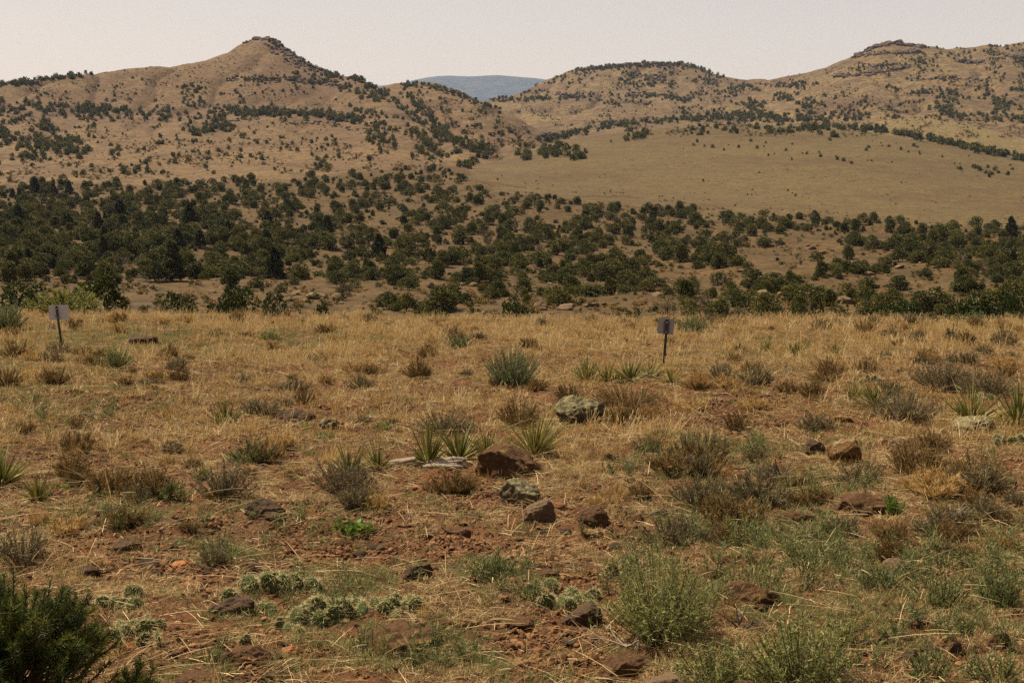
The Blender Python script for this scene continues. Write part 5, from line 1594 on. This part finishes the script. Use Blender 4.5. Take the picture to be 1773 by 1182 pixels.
def cover(name, label, protos, n, weight, lo, hi, seed, far=None, **kw):
    P, r = terrace_points(n, weight, seed=seed, **kw)
    n = len(P); s = r.uniform(lo, hi, n)
    half = len(protos) // 2
    if far:                              # beyond this distance the coarser second half of the kinds
        idx = np.where(P[:, 1] < far, r.integers(0, half, n), r.integers(half, len(protos), n))
    else:
        idx = r.integers(0, len(protos), n)
    rot = np.stack([r.normal(size=n) * .16, r.normal(size=n) * .16, r.random(n) * 6.283], -1)
    return scatter(name, label, protos, P, rot, np.stack([s, s, s * r.uniform(.8, 1.15, n)], -1), idx)


clump = lambda X, Y, f, sd: np.clip(.5 + 1.1 * fbm(X * f, Y * f, 3, sd), 0, 1)
gold_p = [tuft(600, 80, .07, .19, .0030, .85, .4, 'gold', .05, 3, 3), tuft(601, 70, .06, .17, .0030, 1.0, .5, 'gold', .06, 3, 2), tuft(602, 60, .08, .22, .003, .7, .35, 'gold', .04, 3, 5), tuft(608, 80, .05, .14, .0030, 1.1, .55, 'straw', .06, 3, 2),
          tuft(603, 40, .08, .20, .007, .8, .4, 'gold', .07, 2, 4), tuft(604, 40, .06, .18, .007, .95, .45, 'gold', .08, 2, 2), tuft(605, 40, .05, .15, .008, 1.0, .5, 'straw', .08, 2, 2), tuft(609, 40, .08, .20, .007, .8, .4, 'straw', .07, 2, 4)]
cover('golden_grass', 'dry golden bunch grass covering the terrace', gold_p, 19000, lambda g, gr, ba, X, Y: (g ** 1.6) * (.06 + .94 * clump(X, Y, .8, 61) ** 2.0) * np.where(Y > 20, 1, .8), .40, 1.0, 1, 13)
short_p = [tuft(610 + k, 70, .03, .08, .0026, 1.25, .6, 'straw', .06, 2) for k in range(3)] + [tuft(615 + k, 34, .03, .09, .006, 1.3, .5, ('straw', 'gold', 'brownshrub')[k], .09, 1) for k in range(3)]
cover('curly_straw_grass', 'short bleached curly grass between the stones', short_p, 48000, lambda g, gr, ba, X, Y: np.clip(.6 - .6 * ba, .03, 1) * clump(X, Y, 1.1, 62) ** 1.2, .6, 1.4, 2, 13)
green_p = [tuft(620 + k, 60, .03, .10, .0028, .95, .45, 'grassgreen', .05, 2) for k in range(3)] + [tuft(625 + k, 30, .03, .08, .007, .9, .4, 'grassgreen', .08, 1) for k in range(3)]
cover('short_green_grass', 'short grey-green grass in patches on the terrace', green_p, 16000, lambda g, gr, ba, X, Y: np.clip(gr * 1.1 + .06, 0, 1) * clump(X, Y, 1.3, 63) ** 1.5, .6, 1.3, 3, 13)
straw_p = [straw_bits(630 + k, 9, .08, .34, .0028) for k in range(5)] + [straw_bits(636 + k, 12, .04, .12, .0030) for k in range(3)]
cover('straw_litter', 'loose dry stems lying on the soil', straw_p, 8000, lambda g, gr, ba, X, Y: (.25 + .6 * clump(X, Y, .9, 64)) * (1 - .65 * ba), .6, 1.3, 4, ymax=26)


def forb_mesh(seed):
    r = np.random.default_rng(seed); g = Geo()
    for k in range(9):
        d = cone_dirs(1, r, .02, .6)[0]; L = r.uniform(.07, .17)
        pts, dd = wander((r.normal() * .02, r.normal() * .02, 0), d, L, 4, .08, r); tube(g, pts, np.linspace(.0018, .001, 5), 3, tint=.4)
        m = 16; p = pts[r.integers(1, 5, m)] + r.normal(size=(m, 3)) * .006
        blades(g, p, dd + r.normal(size=(m, 3)) * .6, r.uniform(.015, .035, m), .005, .1, 1, 0, None, [1, .3], r=r)
    return g.mesh('forb', [M['forb']])


forb_p = [forb_mesh(640 + k) for k in range(4)]
cover('green_weeds', 'small blue-green weeds between the grass', forb_p, 420, lambda g, gr, ba, X, Y: np.clip(gr ** 1.3 * np.where(X > .05 * Y, 1.0, .5), 0, 1) * clump(X, Y, .8, 65), .6, 1.3, 5, ymax=17)
peb = []
for k in range(6):
    v, f = rock_verts(650 + k, 1, 8, .25); g = Geo(); g.add(v * np.array([1, .75, .5]), f, .5); peb.append(g.mesh('pebble', [M['pebble']]))
P, r = terrace_points(105000, lambda g, gr, ba, X, Y: (.10 + .9 * ba ** 1.2) * (.3 + .7 * clump(X, Y, 1.2, 66)), seed=6, ymax=24, power=.5)
s = .008 + .042 * r.random(len(P)) ** 2.6
scatter('gravel', 'red-brown gravel strewn over the bare soil', peb, P + np.array([0, 0, .002]), r.normal(size=(len(P), 3)) * np.array([.4, .4, 3]), np.stack([s, s, s], -1), r.integers(0, 6, len(P)))

# ------------------------------------------------------------------ the air
hz = Geo(); box(hz, (0, 7000, 345), (24000, 15000, 830))
m, nt, N, Lk = nodes_of('haze_air')
out = N.new('ShaderNodeOutputMaterial'); pv = N.new('ShaderNodeVolumePrincipled')
pv.inputs['Color'].default_value = (0.50, 0.66, 0.98, 1); pv.inputs['Density'].default_value = 3.6e-5; pv.inputs['Anisotropy'].default_value = 0.0
Lk.new(pv.outputs[0], out.inputs['Volume'])
o = link('haze', hz.mesh('haze', [m])); o['label'] = 'thin pale haze in the air'; o['kind'] = 'stuff'
